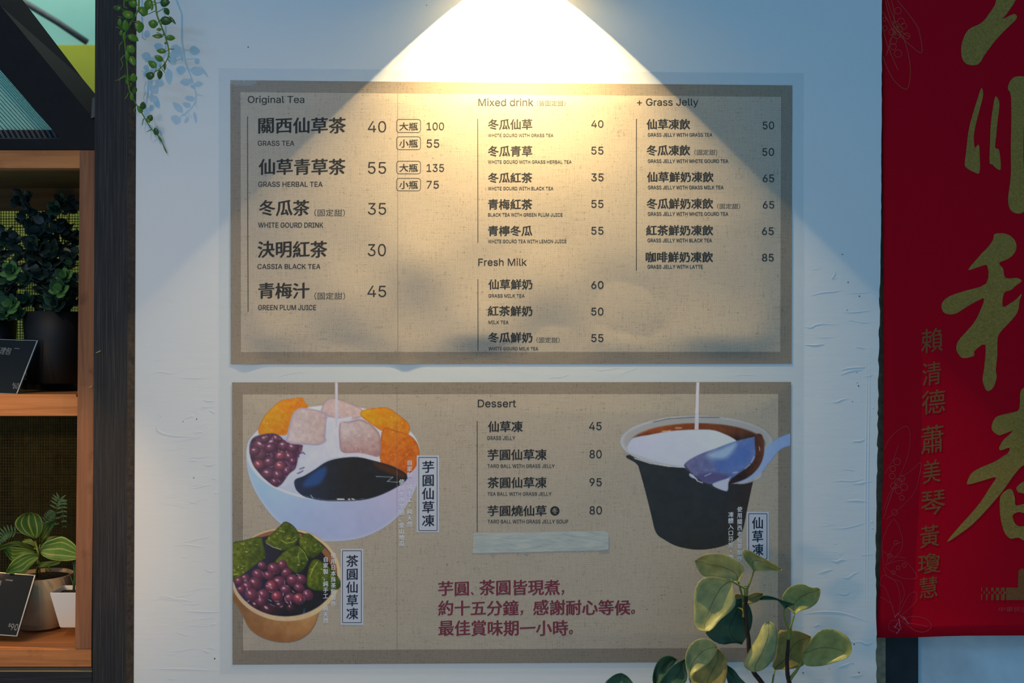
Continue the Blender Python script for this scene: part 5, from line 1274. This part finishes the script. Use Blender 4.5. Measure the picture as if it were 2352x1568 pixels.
def clear_tape():
    r = random.Random(8); V, F = [], []
    for k in range(7):
        x, y = 2063 + r.uniform(-10, 18), 1412 + k * 6; b = len(V)
        a = r.uniform(.6, 2.4); L = r.uniform(6, 14)
        for s in (-1, 1):
            for w in (-1, 1): V.append(W(x + math.cos(a) * L * s + w * 1.2, y + math.sin(a) * L * s, surf_ban(x, y) - .002 - .0012 * s * w))
        F.append((b, b + 1, b + 3, b + 2))
    o = mesh('tape_scrap', V, F, 'acrylic_gloss'); tag(o, 'crumpled clear tape scrap on the lower left of the red banner', 'tape')
clear_tape()

# ------------------------------------------------------------------ leafy branch plant at the bottom right
FY = -.14
fic = empty('potted_ficus', W(1770, 1790, FY), 'olive leaved plant with brown stems in front of the lower poster', 'plant')
def zf(x, y): return (x / 4.781 + 1560, y / 4.781 + 1240)
def zk(x, y): return (x / 6.189 + 1380, y / 6.189 + 1440)
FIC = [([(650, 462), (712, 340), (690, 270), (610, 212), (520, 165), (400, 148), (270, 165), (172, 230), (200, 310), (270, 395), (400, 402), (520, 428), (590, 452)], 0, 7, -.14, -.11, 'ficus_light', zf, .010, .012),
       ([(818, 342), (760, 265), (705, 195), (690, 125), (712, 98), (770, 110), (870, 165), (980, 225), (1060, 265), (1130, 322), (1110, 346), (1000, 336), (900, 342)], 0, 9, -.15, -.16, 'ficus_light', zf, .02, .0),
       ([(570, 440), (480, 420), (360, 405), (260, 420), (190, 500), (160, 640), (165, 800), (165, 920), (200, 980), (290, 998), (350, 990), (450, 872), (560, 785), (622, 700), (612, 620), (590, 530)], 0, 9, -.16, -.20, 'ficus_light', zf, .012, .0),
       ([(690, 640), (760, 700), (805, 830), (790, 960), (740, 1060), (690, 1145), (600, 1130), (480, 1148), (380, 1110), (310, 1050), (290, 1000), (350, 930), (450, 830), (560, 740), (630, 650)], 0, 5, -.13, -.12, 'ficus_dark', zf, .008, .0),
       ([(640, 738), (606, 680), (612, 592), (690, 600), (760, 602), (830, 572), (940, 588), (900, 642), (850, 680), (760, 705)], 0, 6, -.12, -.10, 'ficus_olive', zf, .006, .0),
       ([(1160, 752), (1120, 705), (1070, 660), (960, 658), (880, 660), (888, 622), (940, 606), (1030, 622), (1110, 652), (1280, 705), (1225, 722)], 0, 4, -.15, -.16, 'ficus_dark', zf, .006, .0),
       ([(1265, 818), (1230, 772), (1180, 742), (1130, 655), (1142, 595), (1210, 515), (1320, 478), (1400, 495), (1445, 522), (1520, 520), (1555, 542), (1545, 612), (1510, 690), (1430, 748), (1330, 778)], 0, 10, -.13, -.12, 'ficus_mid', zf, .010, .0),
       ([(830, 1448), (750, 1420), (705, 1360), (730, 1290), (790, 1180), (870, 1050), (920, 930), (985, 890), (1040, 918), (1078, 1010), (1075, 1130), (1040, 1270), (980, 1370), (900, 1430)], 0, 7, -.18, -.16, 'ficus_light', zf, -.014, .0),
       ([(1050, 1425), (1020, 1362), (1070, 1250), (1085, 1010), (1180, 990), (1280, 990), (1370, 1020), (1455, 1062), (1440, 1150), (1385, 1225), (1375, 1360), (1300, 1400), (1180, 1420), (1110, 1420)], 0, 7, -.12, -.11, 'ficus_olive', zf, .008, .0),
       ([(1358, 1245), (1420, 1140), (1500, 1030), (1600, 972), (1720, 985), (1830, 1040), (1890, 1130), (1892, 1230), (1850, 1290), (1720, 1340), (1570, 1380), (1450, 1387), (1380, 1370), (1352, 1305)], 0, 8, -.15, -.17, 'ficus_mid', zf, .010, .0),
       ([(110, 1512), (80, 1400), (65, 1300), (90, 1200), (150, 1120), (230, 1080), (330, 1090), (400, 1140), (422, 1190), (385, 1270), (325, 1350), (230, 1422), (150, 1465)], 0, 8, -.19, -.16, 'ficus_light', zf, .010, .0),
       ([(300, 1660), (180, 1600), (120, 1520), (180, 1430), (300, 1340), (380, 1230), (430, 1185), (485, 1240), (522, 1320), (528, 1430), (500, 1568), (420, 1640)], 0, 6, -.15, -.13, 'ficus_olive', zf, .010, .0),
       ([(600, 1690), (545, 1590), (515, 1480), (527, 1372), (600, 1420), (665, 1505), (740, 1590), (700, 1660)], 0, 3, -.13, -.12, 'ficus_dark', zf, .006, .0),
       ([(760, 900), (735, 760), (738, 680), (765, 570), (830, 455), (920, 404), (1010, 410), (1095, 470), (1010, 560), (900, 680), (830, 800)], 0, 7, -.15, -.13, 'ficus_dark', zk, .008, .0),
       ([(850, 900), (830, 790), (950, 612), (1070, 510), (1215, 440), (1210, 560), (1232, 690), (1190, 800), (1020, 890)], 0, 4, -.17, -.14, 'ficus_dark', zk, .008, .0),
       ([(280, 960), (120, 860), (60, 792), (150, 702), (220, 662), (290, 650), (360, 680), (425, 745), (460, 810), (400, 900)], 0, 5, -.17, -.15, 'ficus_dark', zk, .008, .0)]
for pts, b, t, yb, yt, m, zfun, cup, roll in FIC: outline_leaf('leaf', [zfun(*p) for p in pts], b, t, yb, yt, m, fic, cup, roll, 16, 5)
def fstem(name, pts, r, mat, Y0=FY, Y1=FY):
    P = smooth_path([(*zf(*p), lerp(Y0, Y1, i / (len(pts) - 1))) for i, p in enumerate(pts)], 4)
    rr = r if isinstance(r, (list, tuple)) else (r, r)
    tube(name, [W(*p) for p in P], [lerp(rr[0], rr[1], i / (len(P) - 1)) / 4.781 / 1000 * .94 for i in range(len(P))], mat, fic, 8)
fstem('shoot', [(728, 510), (735, 560), (732, 612)], (24, 22), 'stem_green')
fstem('stem', [(732, 600), (735, 660), (722, 740), (735, 860), (745, 980), (762, 1090), (765, 1180), (780, 1320), (820, 1450), (880, 1530), (960, 1650), (1080, 1900), (1120, 2300), (1120, 2560)], (20, 30), 'stem_brown', FY, FY)
fstem('shoot', [(1214, 968), (1210, 1010), (1200, 1090)], (25, 22), 'stem_green')
fstem('stem', [(1200, 1080), (1195, 1180), (1185, 1300), (1186, 1400), (1192, 1490), (1215, 1600), (1220, 1800), (1180, 2200), (1160, 2560)], (16, 34), 'stem_brown')
fstem('branch', [(1358, 1245), (1345, 1330), (1290, 1430), (1240, 1495), (1205, 1545)], (10, 22), 'stem_green')
for p, Y in (([(565, 440), (640, 487), (735, 535)], -.15), ([(650, 462), (668, 520), (690, 610), (708, 720), (705, 860)], -.13), ([(818, 342), (795, 412), (760, 510), (738, 545)], -.145), ([(1158, 748), (1150, 800), (1165, 890), (1205, 990)], -.145), ([(1265, 815), (1240, 900), (1218, 980)], -.135), ([(1050, 1422), (1035, 1500), (1025, 1600), (1040, 1800)], -.125), ([(110, 1510), (140, 1600), (220, 1760)], -.18), ([(640, 738), (690, 760), (712, 800)], -.13), ([(300, 1655), (420, 1760), (700, 2000), (1090, 2300)], -.15), ([(600, 1685), (760, 1800), (1000, 2050)], -.13), ([(-274, 1652), (-150, 1850), (300, 2150), (1110, 2480)], -.17), ([(-273, 1696), (-120, 1900), (400, 2250), (1110, 2520)], -.16), ([(-644, 1698), (-500, 1900), (100, 2250), (1110, 2540)], -.17)):
    fstem('leaf_stalk', p, (9, 12), 'stem_green', Y, FY)
for x, yy in ((735, 612), (712, 850), (1205, 1085), (1186, 1360), (1190, 1485)): fstem('stem_node', [(x - 6, yy - 8), (x, yy), (x + 6, yy + 8)], (19, 19), 'stem_brown')
pz = W(0, 1775, FY)
px_ = W(1795, 0, FY).x
lathe('pot', [(.001, 0), (.07, 0), (.078, .006), (.098, .15), (.104, .155), (.104, .17), (.096, .17), (.09, .15), (.001, .148)], (px_, FY, -1.10), 'terracotta_tan', fic, 40)
mesh('soil', [(px_ + .09 * math.cos(k * math.pi / 12), FY + .09 * math.sin(k * math.pi / 12), -1.10 + .150) for k in range(24)], [tuple(range(24))], 'soil', fic)
ledge = boxw('concrete_ledge', -.85, .84, -.34, 0.0, -1.2, -1.10, 'concrete'); tag(ledge, 'grey concrete ledge along the foot of the white wall', 'ledge')
